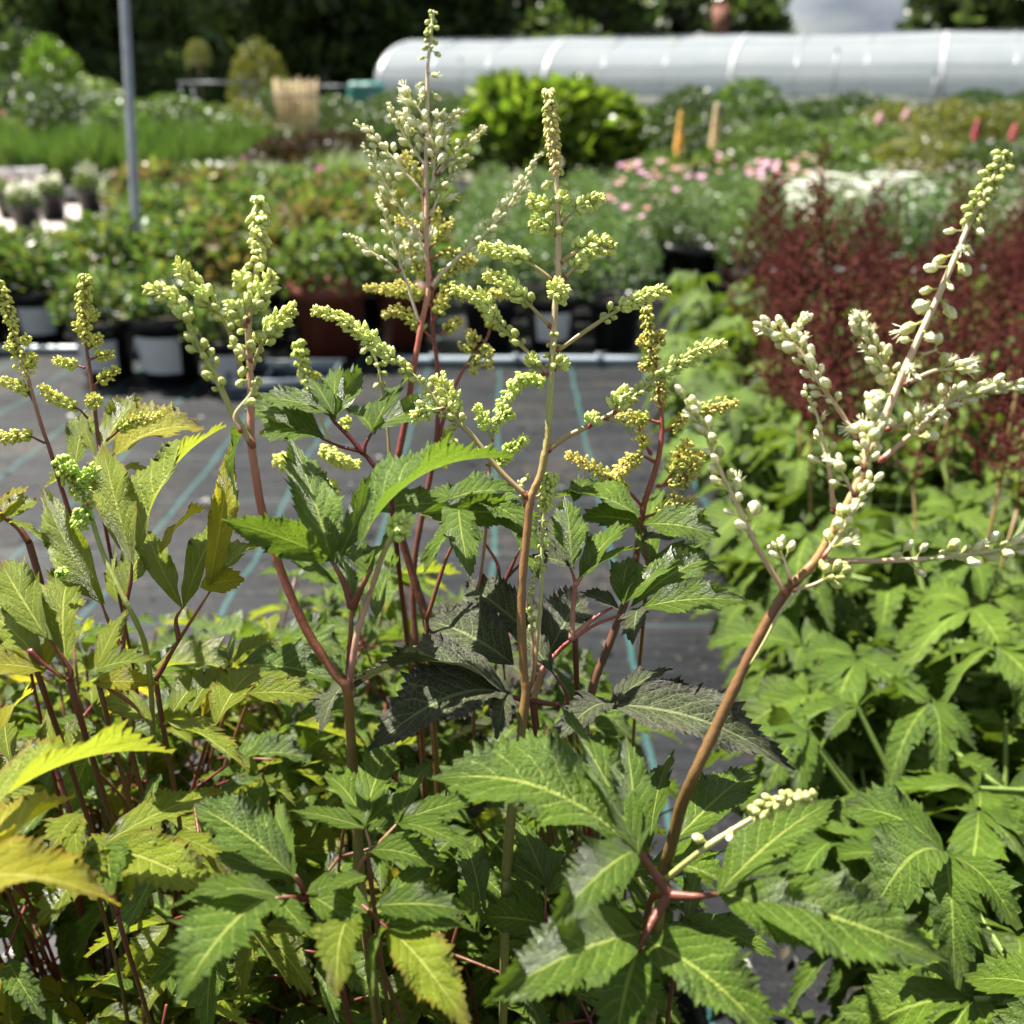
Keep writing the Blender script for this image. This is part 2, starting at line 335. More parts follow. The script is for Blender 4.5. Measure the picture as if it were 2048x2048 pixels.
# ------------------------------------------------------------------ leaves
def leaf_geo(teeth=10, a=1.0, b=1.05, amp=.09, big=.13, fwd=.7, fold=.18, bend=.1, droop=.0, wave=.03, seed=0, rows=3, twist=0., t0=.27):
    r = np.random.default_rng(seed); N = teeth * 2
    tp = a / (a + b); mx = tp ** a * (1 - tp) ** b
    side_off = [r.uniform(0, 1), r.uniform(0, 1)]
    V = []; U = []; ph = r.uniform(0, 6)
    ta = [(i // 2 + (.62 if i % 2 else 0.)) / teeth for i in range(N)] + [1.0]
    for i, t in enumerate(ta):
        w = (t ** a * (1 - t) ** b) / mx * .5
        w = max(w, .012 * (1 - t))
        g = min(1, max(0, (t - t0) / .12))
        row = []
        for s in (-1, 1):
            k = i // 2; bigt = ((k + int(side_off[0 if s < 0 else 1] * 3)) % 3 == 0)
            e = w; dt = 0.
            if i % 2 and i < N:
                e = w * (1 + g * (amp + (big if bigt else 0)) * r.uniform(.6, 1.2)) ; dt = g * fwd / teeth * (1.5 if bigt else .8)
            elif 0 < i < N:
                e = w * (1 - g * amp * .7)
            for j in range(rows, 0, -1) if s < 0 else range(1, rows + 1):
                f = j / rows; q = e if j == rows else w
                x = s * q * f; y = min(1.03, t + dt * f ** 2)
                z = fold * abs(x) + wave * math.sin(t * 17 + ph + s) * f * f * min(1, w * 4)
                row.append((x, y, z, t, s * f))
            if s < 0: row.append((0, t, 0, t, 0.))
        for x, y, z, uu, vv in row:
            ang = twist * uu; x2 = x * math.cos(ang) - z * math.sin(ang); z2 = x * math.sin(ang) + z * math.cos(ang)
            V.append((x2, y, z2 + bend * 4 * uu * (1 - uu) - droop * uu * uu)); U.append((uu, vv))
    n = 2 * rows + 1; Q = []
    for i in range(len(ta) - 1):
        for j in range(n - 1): Q.append((i * n + j, i * n + j + 1, (i + 1) * n + j + 1, (i + 1) * n + j))
    return np.array(V), np.array(Q), np.array(U)
def place_leaf(V, B, T, n0, w):       # canonical leaf -> world
    d = T - B; L = np.linalg.norm(d); d = d / L; s = nrm(np.cross(d, n0)); n = np.cross(s, d)
    A = np.stack([s * w, d * L, n * L], 0).copy()
    Z = V[:, 2:3] * np.where(True, 1, 1)
    return B + V[:, :1] * A[0] + V[:, 1:2] * A[1] + Z * A[2]
TOCAM = -FW
hero_no = 0
def hero_leaflet(parent, root, b, t, w, mat, d, dt=None, roll=0., bend=.09, droop=0., up=.75, teeth=None, a=1.0, b_=1.15, amp=.08, big=.15, fold=.2, sway=0.):
    global hero_no; hero_no += 1; r = random.Random(hero_no * 7 + 1)
    L2 = math.hypot(t[0] - b[0], t[1] - b[1])
    if dt is None: dt = d * (1 - (t[1] - b[1]) * .00075)
    B = P(b[0], b[1], d); T = P(t[0], t[1], dt)
    n0 = nrm(TOCAM * .28 + np.array((-.12, 0, 1)) * up + np.array([r.uniform(-.18, .18) for _ in range(3)]))
    dr = nrm(T - B); B = B - dr * .0025; s0 = nrm(np.cross(dr, n0)); n1 = np.cross(s0, dr); an = R(roll + r.uniform(-12, 12))
    n1 = n1 * math.cos(an) + s0 * math.sin(an)
    s0 = nrm(np.cross(dr, n1)); vis = math.sqrt(max(.16, 1 - (s0 @ nrm((B + T) / 2 - CAM)) ** 2))
    wp = w * (d + dt) / 2 / S / vis * .88
    if teeth is None: teeth = max(9, min(26, int(L2 / 10)))
    V, Q, U = leaf_geo(teeth, a, b_, amp, big, fold=fold * wp / np.linalg.norm(T - B) * 2.0, bend=bend, droop=0, wave=.03, seed=hero_no, twist=R(r.uniform(-25, 25)))
    if sway: V[:, 0] += sway * 4 * V[:, 1] * (1 - V[:, 1])
    if droop: V[:, 2] += droop * (V[:, 1] - V[:, 1] ** 3) * 1.3
    W = place_leaf(V, B, T, n1, wp) - root
    mb = MB(); mb.add(W, Q, U=U); return mb.build('leaflet', M[mat], parent)
RED = (.13, .017, .015); PINK = (.28, .10, .07); TAN = (.36, .28, .13); OLIVE = (.16, .16, .04); BROWN = (.20, .085, .03); PALE = (.50, .46, .28); DRED = (.11, .014, .016); GST = (.22, .30, .07); ROSE = (.45, .26, .18)
def stem_mesh(mb, root, pts, r0, r1, col, seg=8, n=7, knob=0):
    path = smooth_path([P(*p) for p in pts], n) - root
    rr = np.linspace(r0, r1, len(path)) * (1 + .05 * rng.standard_normal(len(path)))
    tube(mb, path, rr, seg, col); return path
def petiole_leaf(root_obj, root, stems, leaflets, mat, d, r=.0013, col=None, root_link=True, **kw):
    """one compound leaf: a branching petiole with its leaflets. stems: lists of (x, y[, d]); leaflets: (bx,by,tx,ty,w[,dict])"""
    mb = MB()
    for s in stems:
        pts = [(p[0], p[1], p[2] if len(p) > 2 else d) for p in s]
        stem_mesh(mb, root, pts, r, r * .36, col if col is not None else [RED, RED, PINK])
        if root_link and not any(math.hypot(s[0][0] - q[0], s[0][1] - q[1]) < 4 for z in stems if z is not s for q in z):
            p0 = P(*pts[0]) - root; e = np.array((p0[0] * .1, p0[1] * .1 + .01, .11)); q1 = np.array((p0[0] * .8, p0[1] * .8 + .03, p0[2] * .72)); q2 = np.array((p0[0] * .35, p0[1] * .35 + .03, p0[2] * .4)); tube(mb, smooth_path([p0, q1, q2, e], 5), np.linspace(r, r * .6, 16), 6, [DRED, (.09, .05, .02), (.08, .07, .02), (.07, .08, .02)])
    lf = mb.build('leaf', M['stem'], root_obj)
    for q in leaflets:
        k = dict(kw); m = mat; dd = d
        if len(q) > 5: k.update(q[5]); m = k.pop('m', mat); dd = k.pop('d', d)
        hero_leaflet(lf, root, q[0:2], q[2:4], q[4], m, dd, **k)
    return lf

# shared leaflet meshes for the leaves that fill each clump
FILL = {k: [] for k in ('green', 'lime', 'bright', 'bronze', 'gold')}
for m in FILL:
    for i in range(7):
        V, Q, U = leaf_geo(13, [.9, 1.1, 1.][i % 3] * (1 if m != 'bright' else .85), [1.15, 1., 1.3][i % 3] * (1 if m != 'bright' else .8), .08, .15 if m != 'bright' else .05,
                           fold=.22, bend=[.06, .12, .02][i % 3], droop=[.05, .2, .12, .3][i % 4], wave=.035, seed=900 + i, twist=R([-20, 15, 30, -8][i % 4]), rows=2)
        b_ = MB(); V[:, 0] *= .31; b_.add(V, Q, U=U); FILL[m].append(b_.mesh('leaflet', M[m]))
def mat4(B, d, n, L, w=1.):
    d = nrm(d); s = nrm(np.cross(d, n)); n = np.cross(s, d)
    m = Matrix.Identity(4)
    for i in range(3):
        m[i][0] = s[i] * L * w; m[i][1] = d[i] * L; m[i][2] = n[i] * L; m[i][3] = B[i]
    return m
def compound_layout(base, tip, size, r, out, pairs=1, n5=False):
    """petiole paths and leaflet frames of a divided leaf growing from base to tip (world)"""
    ax = nrm(np.array((tip[0] - base[0], tip[1] - base[1], 0)) + 1e-6); up = np.array((0, 0, 1.))
    midp = base * .45 + tip * .55 + up * .05 + ax * -.01
    path = smooth_path([base, midp, tip], 5); paths = [path]; leaves = []
    sd = nrm(np.cross(ax, up)); dip = r.uniform(-.35, .05)
    fwd = nrm(ax + up * dip)
    def trio(p, f, sz, n):
        f = nrm(f); s = nrm(np.cross(f, up)); nn = nrm(np.cross(s, f))
        angs = [0, 48, -48] + ([95, -95] if n > 3 else [])
        for k, an in enumerate(angs):
            an += r.uniform(-12, 12); dd = f * math.cos(R(an)) + s * math.sin(R(an)) + nn * r.uniform(-.25, .12)
            nv = nn + s * r.uniform(-.35, .35) + f * r.uniform(-.2, .3)
            leaves.append((p + dd * .004, dd, nv, sz * (1.0 if k == 0 else r.uniform(.65, .9)) * (.75 if k > 2 else 1), r.uniform(.85, 1.15)))
    trio(tip, fwd, size, 5 if n5 else r.choice([3, 5]))
    for pr in range(pairs):
      for s in (1, -1):
        j = -4 - 3 * pr; q = path[j] + s * sd * size * r.uniform(.45, .75) * (1 + .3 * pr) + up * r.uniform(-.01, .02) + ax * size * .25
        paths.append(smooth_path([path[j], q], 3)); trio(q, nrm(ax * .5 + s * sd + up * dip), size * (.9 - .1 * pr), 5 if n5 else 3)
    return paths, leaves
def fill_leaf(root_obj, root, base, tip, size, mats, r, scol):
    paths, leaves = compound_layout(base, tip, size, r, None)
    mb = MB(); 
    for i, p in enumerate(paths): tube(mb, p - root, np.linspace(.0016 if i == 0 else .001, .0009, len(p)), 5, scol)
    lf = mb.build('leaf', M['stem'], root_obj)
    for B, d, n, L, w in leaves:
        o = link('leaflet', r.choice(FILL[r.choice(mats)]), lf); o.matrix_basis = mat4(B - root, d, n, L, w)
    return lf
def pot_parts(root_obj, rad=.075, h=.14, mat='black', label=False, lab_a=-1.57, seg=20):
    mb = MB(); lathe(mb, [(rad * .05, .004), (rad * .74, .004), (rad * .95, h * .82), (rad * 1.03, h * .83), (rad * 1.06, h), (rad * .98, h), (rad * .93, h * .86), (rad * .9, h * .8)], seg); mb.build('pot', M[mat], root_obj)
    mb = MB(); lathe(mb, [(rad * .91, h * .84), (rad * .5, h * .87), (.001, h * .89)], 14); mb.build('soil', M['soil'], root_obj)
    if label:
        mb = MB(); lathe(mb, [(rad * .80 + .003, h * .18), (rad * .93 + .003, h * .72)], 8, a0=lab_a - .75, a1=lab_a + .75); mb.build('pot_label', M['white'], root_obj)

# ------------------------------------------------------------------ flower buds
def bud_geo(seg=7, ped=.42):
    prof = [(.035, 0), (.04, ped), (.10, ped + .06), (.165, ped + .2), (.185, ped + .34), (.15, ped + .48), (.07, ped + .57), (.0, ped + .60)]
    return prof
def bud_mesh(name, mat, ped=.42, k=1., opening=False):
    mb = MB(); lathe(mb, [(r * k if z > ped * 1.01 else r, z) for r, z in bud_geo(ped=ped)], 10)
    V = mb.V[0]; th = np.arctan2(V[:, 1], V[:, 0]); f = np.where(V[:, 2] > ped + .1, 1 + .13 * np.cos(th * 5), 1.); V[:, 0] *= f; V[:, 1] *= f * .92; V[:, 0] += .06 * np.maximum(0, V[:, 2] - ped)
    for q in range(5):                      # sepals clasping the bud, petal tips where it opens
        a = q * 1.2566 + .3; d = np.array((math.cos(a), math.sin(a), 0)); s = np.array((-d[1], d[0], 0)); z0 = np.array((0, 0, 1.))
        mb.add([d * .06 + z0 * (ped + .02), d * .19 * k + s * .07 + z0 * (ped + .18), d * .20 * k + z0 * (ped + .33), d * .19 * k - s * .07 + z0 * (ped + .18)], [(0, 1, 2, 3)])
        if opening: mb.add([d * .10 + z0 * (ped + .42), d * .24 + s * .05 + z0 * (ped + .6), d * .36 + z0 * (ped + .72), d * .24 - s * .05 + z0 * (ped + .6)], [(0, 1, 2, 3)]); tube(mb, [d * .02 + z0 * (ped + .5), d * .14 + z0 * (ped + .85)], .014, 4)
    return mb.mesh(name, mat)
BUD = {'cream': [bud_mesh('bud', M['bud_cream'], .42), bud_mesh('bud', M['bud_cream'], .3, 1.15), bud_mesh('bud', M['bud_cream'], .52, .95), bud_mesh('bud', M['bud_cream'], .46, .8), bud_mesh('bud', M['bud_cream'], .4, .9, True)],
       'green': [bud_mesh('bud', M['bud_green'], .2, 1.25), bud_mesh('bud', M['bud_green'], .32, 1.1)]}
_b = MB(); lathe(_b, [(.0, -1.), (.62, -.75), (1., -.1), (.74, .45), (.28, .9), (0, 1.15)], 6)
BEADV = _b.V[0]; BEADQ = _b.Q[0]
def beads(mb, pts, sizes, dirs, col):
    for p, s, d, c in zip(pts, sizes, dirs, col):
        d = nrm(d); a = nrm(np.cross(d, (.3, .5, .8))); b = np.cross(d, a)
        mb.add(p + s * (BEADV[:, :1] * a + BEADV[:, 1:2] * b + BEADV[:, 2:3] * d * 1.5), BEADQ, C=c)
def frame_along(path, s):
    seg = np.linalg.norm(np.diff(path, axis=0), axis=1); cum = np.concatenate([[0], np.cumsum(seg)]); L = cum[-1]
    x = s * L; i = min(len(seg) - 1, int(np.searchsorted(cum, x) - 1) if x > 0 else 0); f = (x - cum[i]) / (seg[i] + 1e-9)
    p = path[i] * (1 - f) + path[i + 1] * f; return p, nrm(path[i + 1] - path[i]), L
def tight_cluster(mb, path, s0, s1, rad, bead, col0, col1, r, lump=.0, density=1.0):
    _, _, L = frame_along(path, 0); bead = bead * .70; n = int(density * (s1 - s0) * L * 2 * math.pi * rad / (bead * bead * 3.6)) + 8
    P_, S_, D_, C_ = [], [], [], []
    for k in range(n):
        s = s0 + (s1 - s0) * r.random(); p, tn, _ = frame_along(path, s); e = (s - s0) / (s1 - s0)
        env = math.sin(math.pi * min(.98, .18 + .72 * e)) ** .6 * (1 + lump * math.sin(e * L * (s1 - s0) / (bead * 5.5) * 6.28))
        th = r.uniform(0, 6.283); a = nrm(np.cross(tn, (.2, .7, .6))); b = np.cross(tn, a); q = a * math.cos(th) + b * math.sin(th)
        rr = rad * env * r.uniform(.6, 1.0); bs = bead * (1.15 - .45 * e) * r.uniform(.8, 1.15)
        P_.append(p + q * rr); S_.append(bs); D_.append(q + tn * .8)
        f = min(1, max(0, e + r.uniform(-.3, .3))); C_.append(np.array(col0) * (1 - f) + np.array(col1) * f)
    beads(mb, P_, S_, D_, [np.minimum(c * np.array((1.5, 1.45, 1.5)), .85) for c in C_])
def open_buds(parent, root, path, s0, s1, size, kind, r, per=2, spacing=None, tip_small=.45, spread=1.):
    """individual buds on pedicels along path (local), crowding and shrinking towards the tip"""
    size = size * .80; _, _, L = frame_along(path, 0); s = s0; k = r.randint(0, 3); out = 0
    while s < s1:
        e = (s - s0) / max(1e-6, 1 - s0); sz = size * (1 - (1 - tip_small) * e ** 1.3)
        for _ in range(per):
            p, tn, _ = frame_along(path, min(1, s)); a = nrm(np.cross(tn, FW)); b = np.cross(tn, a)
            th = k * 2.4 + r.uniform(-.4, .4); q = a * math.cos(th) + b * math.sin(th) * .8
            dr = nrm(q * (1.15 - .7 * e) * spread + tn * (.75 + .5 * e) + np.array((0, 0, .25)))
            o = link('bud', r.choice(BUD[kind]), parent); o.matrix_basis = mat4rot(p, dr, sz * r.uniform(.62, 1.2)); k += 1; out += 1
        s += (spacing or .55 * size) * (1 - .62 * e) / L
    return out
def mat4rot(p, z, s):
    z = nrm(z); a = nrm(np.cross(z, (.31, .5, .8))); b = np.cross(z, a); m = Matrix.Identity(4)
    for i in range(3): m[i][0] = a[i] * s; m[i][1] = b[i] * s; m[i][2] = z[i] * s; m[i][3] = p[i]
    return m
def path_of(root, pts, d, n=6):
    return smooth_path([P(p[0], p[1], p[2] if len(p) > 2 else d) for p in pts], n) - root
def branch(parent, root, pts, d, style, r, r0=.0011, col=None, size=.009, kind='cream', s0=.25, **kw):
    """a side branch; style: open (single buds), mid (buds below, beaded tip), tight (beads all along)"""
    path = path_of(root, pts, d); mb = MB(); tube(mb, path, np.linspace(r0, r0 * .45, len(path)), 6, col if col is not None else [ROSE, PALE, PALE])
    q0 = path[0]; beads(mb, [q0], [r0 * 1.25], [nrm(path[1] - path[0])], [(.24, .05, .04)])
    if style == 'tight':
        tight_cluster(mb, path, s0, 1.02, kw.get('rad', .0042), kw.get('bead', .0011), kw.get('c0', (.30, .34, .06)), kw.get('c1', (.42, .42, .08)), r, kw.get('lump', .25))
        mb.build('flower_branch', M['bud'], parent); return
    if style == 'mid':
        tight_cluster(mb, path, kw.get('st', .6), 1.01, kw.get('rad', .0042), kw.get('bead', .00165), (.40, .48, .15), (.46, .48, .14), r, .25)
        o = mb.build('flower_branch', M['bud'], parent)
        open_buds(parent, root, path, s0, kw.get('st', .6) + .1, size, kind, r, per=kw.get('per', 2), spread=kw.get('spread', 1.), tip_small=.7); return
    mb.build('flower_branch', M['bud'], parent)
    open_buds(parent, root, path, s0, 1.0, size, kind, r, per=kw.get('per', 1), spacing=kw.get('spacing'), spread=kw.get('spread', 1.), tip_small=kw.get('tip_small', .45))
    return

#debris: fallen leaf litter and compost crumbs on the fabric
_r = random.Random(99); mb = MB()
for _ in range(900):
    x, y = _r.uniform(-1.6, .9), _r.uniform(.6, 3.5); a = _r.uniform(0, 6.28); L = _r.choice([.004, .006, .012]) * _r.uniform(.6, 1.4); w = L * _r.uniform(.35, .8); z = .019 + _r.random() * .002
    c, s_ = math.cos(a), math.sin(a); col = _r.choice([(.03, .02, .012), (.05, .038, .022), (.02, .014, .01), (.075, .06, .035)])
    mb.add([(x + L * c, y + L * s_, z), (x - w * s_, y + w * c, z + w * .5), (x - L * c, y - L * s_, z + .001), (x + w * s_, y - w * c, z + w * .3)], [(0, 1, 2, 3)], C=col)
tag(mb.build('leaf_litter', M['bgleaf'], None, False), 'dry leaf litter and compost crumbs scattered on the dark fabric', 'litter', kind='stuff')
# ------------------------------------------------------------------ the background
def vseg(p): return np.asarray(p, float)
def leaf_cloud(mb, n, rfun, size, cols, r, kind='leaf', up=.6):
    """n small folded leaves; rfun gives a position and an outward direction"""
    for _ in range(n):
        p, dr = rfun(); L = size * r.uniform(.6, 1.3); dr = nrm(dr + np.array([r.gauss(0, .5) for _ in range(3)])); nn = nrm(np.array([r.gauss(0, .6), r.gauss(0, .6), up]))
        s = nrm(np.cross(dr, nn)); n2 = np.cross(s, dr); w = L * .32; c = np.array(r.choice(cols)) * r.uniform(.7, 1.3)
        V = [p, p + dr * L * .5 + s * w + n2 * w * .3, p + dr * L, p + dr * L * .5 - s * w + n2 * w * .3]
        mb.add(V, T=[(0, 1, 2), (0, 2, 3)], C=c)
def dome(r, R_, H, z0=0.):
    def f():
        a = r.uniform(0, 6.283); u = r.random() ** .5; t = r.random(); rad = R_ * u; top = H * math.sqrt(max(0, 1 - u * u * .8))
        z = z0 + top * (1 - t * t * .75); return np.array((rad * math.cos(a), rad * math.sin(a), z)), np.array((math.cos(a) * u, math.sin(a) * u, .5))
    return f
def grass_mesh(n, R_, H, cols, r, w=.004, lean=.35):
    mb = MB()
    for _ in range(n):
        a = r.uniform(0, 6.283); q = R_ * math.sqrt(r.random()); b = np.array((q * math.cos(a), q * math.sin(a), 0)); h = H * r.uniform(.6, 1.05); a2 = r.uniform(0, 6.28); l = lean * h * r.uniform(.2, 1)
        d = np.array((math.cos(a2), math.sin(a2), 0)); s = np.array((-d[1], d[0], 0)) * w; c = np.array(r.choice(cols)) * r.uniform(.75, 1.25)
        p1 = b + d * l * .25 + np.array((0, 0, h * .55)); p2 = b + d * l + np.array((0, 0, h))
        mb.add([b - s, b + s, p1 + s * .8, p1 - s * .8, p2], [(0, 1, 2, 3)], [(3, 2, 4)], C=c)
    return mb
rg = random.Random(3)
GR = [(.05, .11, .02), (.08, .16, .03), (.035, .08, .015), (.12, .19, .03)]
def fol(n, R_, H, size, cols, seed, name='foliage', z0=.0):
    r = random.Random(seed); mb = MB(); leaf_cloud(mb, n, dome(r, R_, H, z0), size, cols, r); return mb.mesh(name, M['bgleaf'], False)
def flowers(n, R_, H, size, cols, seed, H0=.9, single=False):
    """one mesh of many small flowers, or (single) a flower mesh and the places of n of them"""
    r = random.Random(seed); mb = MB(); spots = []
    for _ in range(n):
        a = r.uniform(0, 6.28); q = R_ * math.sqrt(r.random()); z = H * r.uniform(H0, 1.12) * math.sqrt(max(.1, 1 - (q / R_) ** 2 * .7)); p = np.array((q * math.cos(a), q * math.sin(a), z)); c = np.array(r.choice(cols)) * r.uniform(.85, 1.1)
        spots.append(p)
        if single: p = np.zeros(3)
        for k in range(5):
            t = k * 1.2566; d = np.array((math.cos(t), math.sin(t), .25)) * size; e = np.array((math.cos(t + .5), math.sin(t + .5), .25)) * size * .8; g = np.array((math.cos(t - .5), math.sin(t - .5), .25)) * size * .8
            mb.add([p, p + g * .8, p + d, p + e * .8], [(0, 1, 2, 3)], C=c)
        if single and len(spots) == 1: me = mb.mesh('flower', M['petal'], False)
    return (me, spots) if single else mb.mesh('flowers', M['petal'], False)
ge_cols = [(.08, .15, .03), (.13, .21, .05), (.06, .11, .02), (.22, .24, .05), (.17, .26, .08)]
rust = [(.11, .18, .03), (.08, .13, .03), (.20, .14, .05), (.17, .20, .05), (.22, .14, .08)]
FOL = dict(ger=[fol(520, .16, .24, .045, ge_cols, 50 + i) for i in range(3)], rust=[fol(520, .17, .24, .05, rust, 60 + i) for i in range(3)], fine=[fol(800, .15, .30, .022, [(.10, .17, .05), (.15, .23, .08), (.09, .16, .05)], 70 + i) for i in range(3)],
           dark=[fol(380, .17, .22, .055, [(.03, .008, .012), (.05, .012, .018), (.02, .008, .01)], 80 + i) for i in range(2)], lime=[fol(620, .34, .74, .15, [(.17, .27, .025), (.25, .34, .035), (.09, .16, .015)], 90)],
           shrub=[fol(2200, .5, 1.0, .07, [(.04, .08, .02), (.07, .12, .03), (.025, .05, .012)], 95), fol(2200, .5, 1.0, .07, [(.09, .16, .03), (.12, .2, .035), (.06, .11, .02)], 96), fol(2200, .5, 1.0, .06, [(.16, .17, .03), (.2, .18, .03), (.10, .12, .02)], 97), fol(1800, .5, 1.0, .08, [(.16, .27, .03), (.12, .22, .02)], 98)],
           )
r_ = random.Random(8)
FOL['grass'] = [grass_mesh(230, .10, .34, [(.07, .16, .02), (.10, .20, .03), (.05, .11, .015), (.15, .22, .04)], r_).mesh('grass_blades', M['bgleaf'], False) for _ in range(3)]
FOL['sedge'] = [grass_mesh(260, .10, .26, [(.16, .24, .05), (.24, .30, .08), (.10, .17, .04)], r_, .0035, 1.2).mesh('grass_blades', M['bgleaf'], False) for _ in range(2)]
FLO = dict(pink=[flowers(10, .15, .34, .021, [(.75, .38, .60), (.70, .45, .62)], 5, single=True), flowers(8, .15, .34, .021, [(.75, .36, .58)], 6, single=True)], white=[flowers(70, .17, .36, .020, [(.88, .89, .88)], 7, .7), flowers(80, .17, .34, .024, [(.88, .85, .88)], 8, .7)], bright=[flowers(150, .20, .34, .03, [(.60, .64, .70), (.5, .52, .56), (.62, .60, .64)], 17, .72)],
           magenta=[flowers(4, .1, .3, .03, [(.45, .04, .45)], 9, single=True)], coral=[flowers(5, .12, .3, .03, [(.70, .14, .10)], 10, single=True)], lilac=[flowers(60, .16, .34, .016, [(.62, .50, .60)], 12, .6)], fewwhite=[flowers(4, .12, .3, .02, [(.85, .85, .85)], 13, single=True)])
POTM = {}
def pot_meshes(mat):
    if mat not in POTM:
        h = thing('potted_plant', (0, 0, -50), None, None); pot_parts(h, .10, .19, mat, True, seg=16); d_ = {}
        for c in list(h.children): d_[c.name.split('.')[0]] = c.data; bpy.data.objects.remove(c)
        bpy.data.objects.remove(h); POTM[mat] = d_
    return POTM[mat]
def potted(x, y, kind, label, cat='potted plant', group=None, flo=None, pot='black', lab=False, s=1., ps=1., z=.006, rz=None):
    o = thing('potted_plant', (x, y, z), label, cat, group); pm = pot_meshes(pot)
    for k in ('pot', 'soil') + (('pot_label',) if lab else ()):
        q = link(k, pm[k], o); q.scale = (ps,) * 3
        if k == 'pot_label': q.rotation_euler.z = rg.uniform(-.3, .3)
    f = link('foliage', rg.choice(FOL[kind]), o); f.location = (0, 0, .15 * ps); f.scale = (s, s, s * rg.uniform(.9, 1.1)); f.rotation_euler.z = rg.uniform(0, 6.28)
    if flo:
        fm = rg.choice(FLO[flo])
        if isinstance(fm, tuple):
            an = rg.uniform(0, 6.28)
            for p in fm[1]: q = link('flower', fm[0], o); q.location = ((p[0] * math.cos(an) - p[1] * math.sin(an)) * s, (p[0] * math.sin(an) + p[1] * math.cos(an)) * s, .15 * ps + p[2] * s); q.scale = (s,) * 3; q.rotation_euler = (rg.uniform(-.5, .5), rg.uniform(-.5, .5), rg.uniform(0, 6.28))
        else: q = link('flowers', fm, o); q['kind'] = 'stuff'; q.location = (0, 0, .15 * ps); q.scale = (s,) * 3; q.rotation_euler.z = rg.uniform(0, 6.28)
    return o
# left-centre bed of mixed hardy geraniums: rows run away from the edging
n = 0
for row in range(8):
    y = 3.85 + row * .33; xs = np.arange(-2.3 - row * .12, -.30 - row * .015, .27)
    for c, x in enumerate(xs):
        if proj((x, y, .3))[0] < 262 and y > 4.3: continue
        if -.86 < x < -.36 and y < 4.1: continue
        kind = 'rust' if (rg.random() < .42 and x > -1.6 - row * .1) else 'ger'
        lab = (row == 0) and x < -.9
        flo = 'magenta' if (row, c) in ((5, 7),) else ('fewwhite' if rg.random() < .05 else None)
        potted(x + rg.uniform(-.03, .03), y + rg.uniform(-.03, .03), kind, '%s, left bed row %s, %s from the left' % ('green and rust leaved geranium' if kind == 'rust' else 'green leaved geranium', NUM[row], ORD[c]), group='potted geraniums of the left bed', flo=flo, lab=lab, s=rg.uniform(.85, 1.4))
for i, (px, py, w) in enumerate(((225, 740, 1.), (352, 745, 1.15), (463, 755, .8))):
    g = G(px, py + 12); potted(g[0], g[1] - .02, 'ger', ('black pot with a white label, leftmost of the three in front of the left bed', 'widest white labelled pot in front of the left bed', 'small white labelled pot right of the widest one')[i], group='white labelled pots at the front of the left bed', lab=True, s=.8, ps=w)
for i, (px, py, s) in enumerate(((665, 712, 1.35), (812, 690, 1.1))):
    g = G(px, py); potted(g[0], g[1], 'ger', ('large brick red pot of geranium at the right end of the left bed', 'smaller brick red pot behind the tall astilbe stems')[i], pot='terracotta', group='brick red pots', ps=s, s=1.)
# fine-leaved plants with pink flowers in the middle
for row in range(9):
    y = 3.75 + row * .30
    for c, x in enumerate(np.arange(-.10, .95 + row * .12, .25)):
        if y < 4.7 and x > .6: continue
        flo = 'pink' if rg.random() < (.28 if row < 4 else .55) else None
        if flo and (x < .35 or (x < .55 and row > 4)): flo = None if rg.random() < .85 else 'pink'
        potted(x + rg.uniform(-.03, .03), y + rg.uniform(-.03, .03), 'fine', 'fine leaved plant%s, middle bed row %s, %s from the left' % (' with pink flowers' if flo else '', NUM[row], ORD[c]), group='fine leaved plants of the middle bed', flo=flo, lab=(row == 0 and c == 1), s=1.05)
# dark pots seen at the front of the middle bed already have labels; white flowers behind the red plumes
for row in range(5):
    y = 4.3 + row * .38
    for c, x in enumerate(np.arange(1.02 + row * .05, 2.3 + row * .2, .3)):
        kind = 'bright' if (row == 1 and 1.1 < x < 1.8) else ('lilac' if rg.random() < .4 else None) if x > 1.7 else None
        potted(x, y + rg.uniform(-.03, .03), 'fine', '%s plant behind the red plumes, row %s, %s from the left' % ({'white': 'white flowered', 'bright': 'white blossom covered', 'lilac': 'pale lilac flowered', None: 'green'}[kind], NUM[row], ORD[c]), group='white and lilac flowers behind the red plumes', flo=kind, s=1.1)
# rows beyond: sedges, grasses with white labelled pots, dark foliage
for row in range(3):
    for c, x in enumerate(np.arange(-2.35, -.95, .27)):
        potted(x + rg.uniform(-.06, .06), 7.2 + row * .33 + rg.uniform(-.1, .1), 'sedge', 'pale green arching sedge behind the geraniums, row %s, %s from the left' % (NUM[row], ORD[c]), group='pale sedges behind the geraniums', s=rg.uniform(.8, 1.3))
for row in range(4):
    for c, x in enumerate(np.arange(-5.3, -2.35 + row * .15, .27)):
        potted(x + rg.uniform(-.05, .05), 8.9 + row * .36 + rg.uniform(-.08, .08), 'grass', 'upright green grass beyond the gravel path, row %s, %s from the left' % (NUM[row], ORD[c]), 'potted grass', group='upright grasses beyond the gravel path', lab=(row == 0), s=rg.uniform(1.0, 1.5))
for row in range(3):
    for c, x in enumerate(np.arange(-1.95, -.75, .33)):
        potted(x, 9.1 + row * .4, 'dark', 'dark purple leaved plant before the bamboo canes, row %s, %s from the left' % (NUM[row], ORD[c]), group='dark purple leaved plants', s=1.5)
for c, (px, py) in enumerate(((25, 440), (110, 445), (185, 430), (240, 455), (60, 470))):
    g = G(px, py); potted(g[0], g[1], 'ger', 'small geranium with %s beside the gravel path, %s from the left' % ('magenta flowers' if c == 0 else 'white flowers', ORD[c]), group='small flowering plants by the gravel path', flo='magenta' if c == 0 else 'white', s=.6)
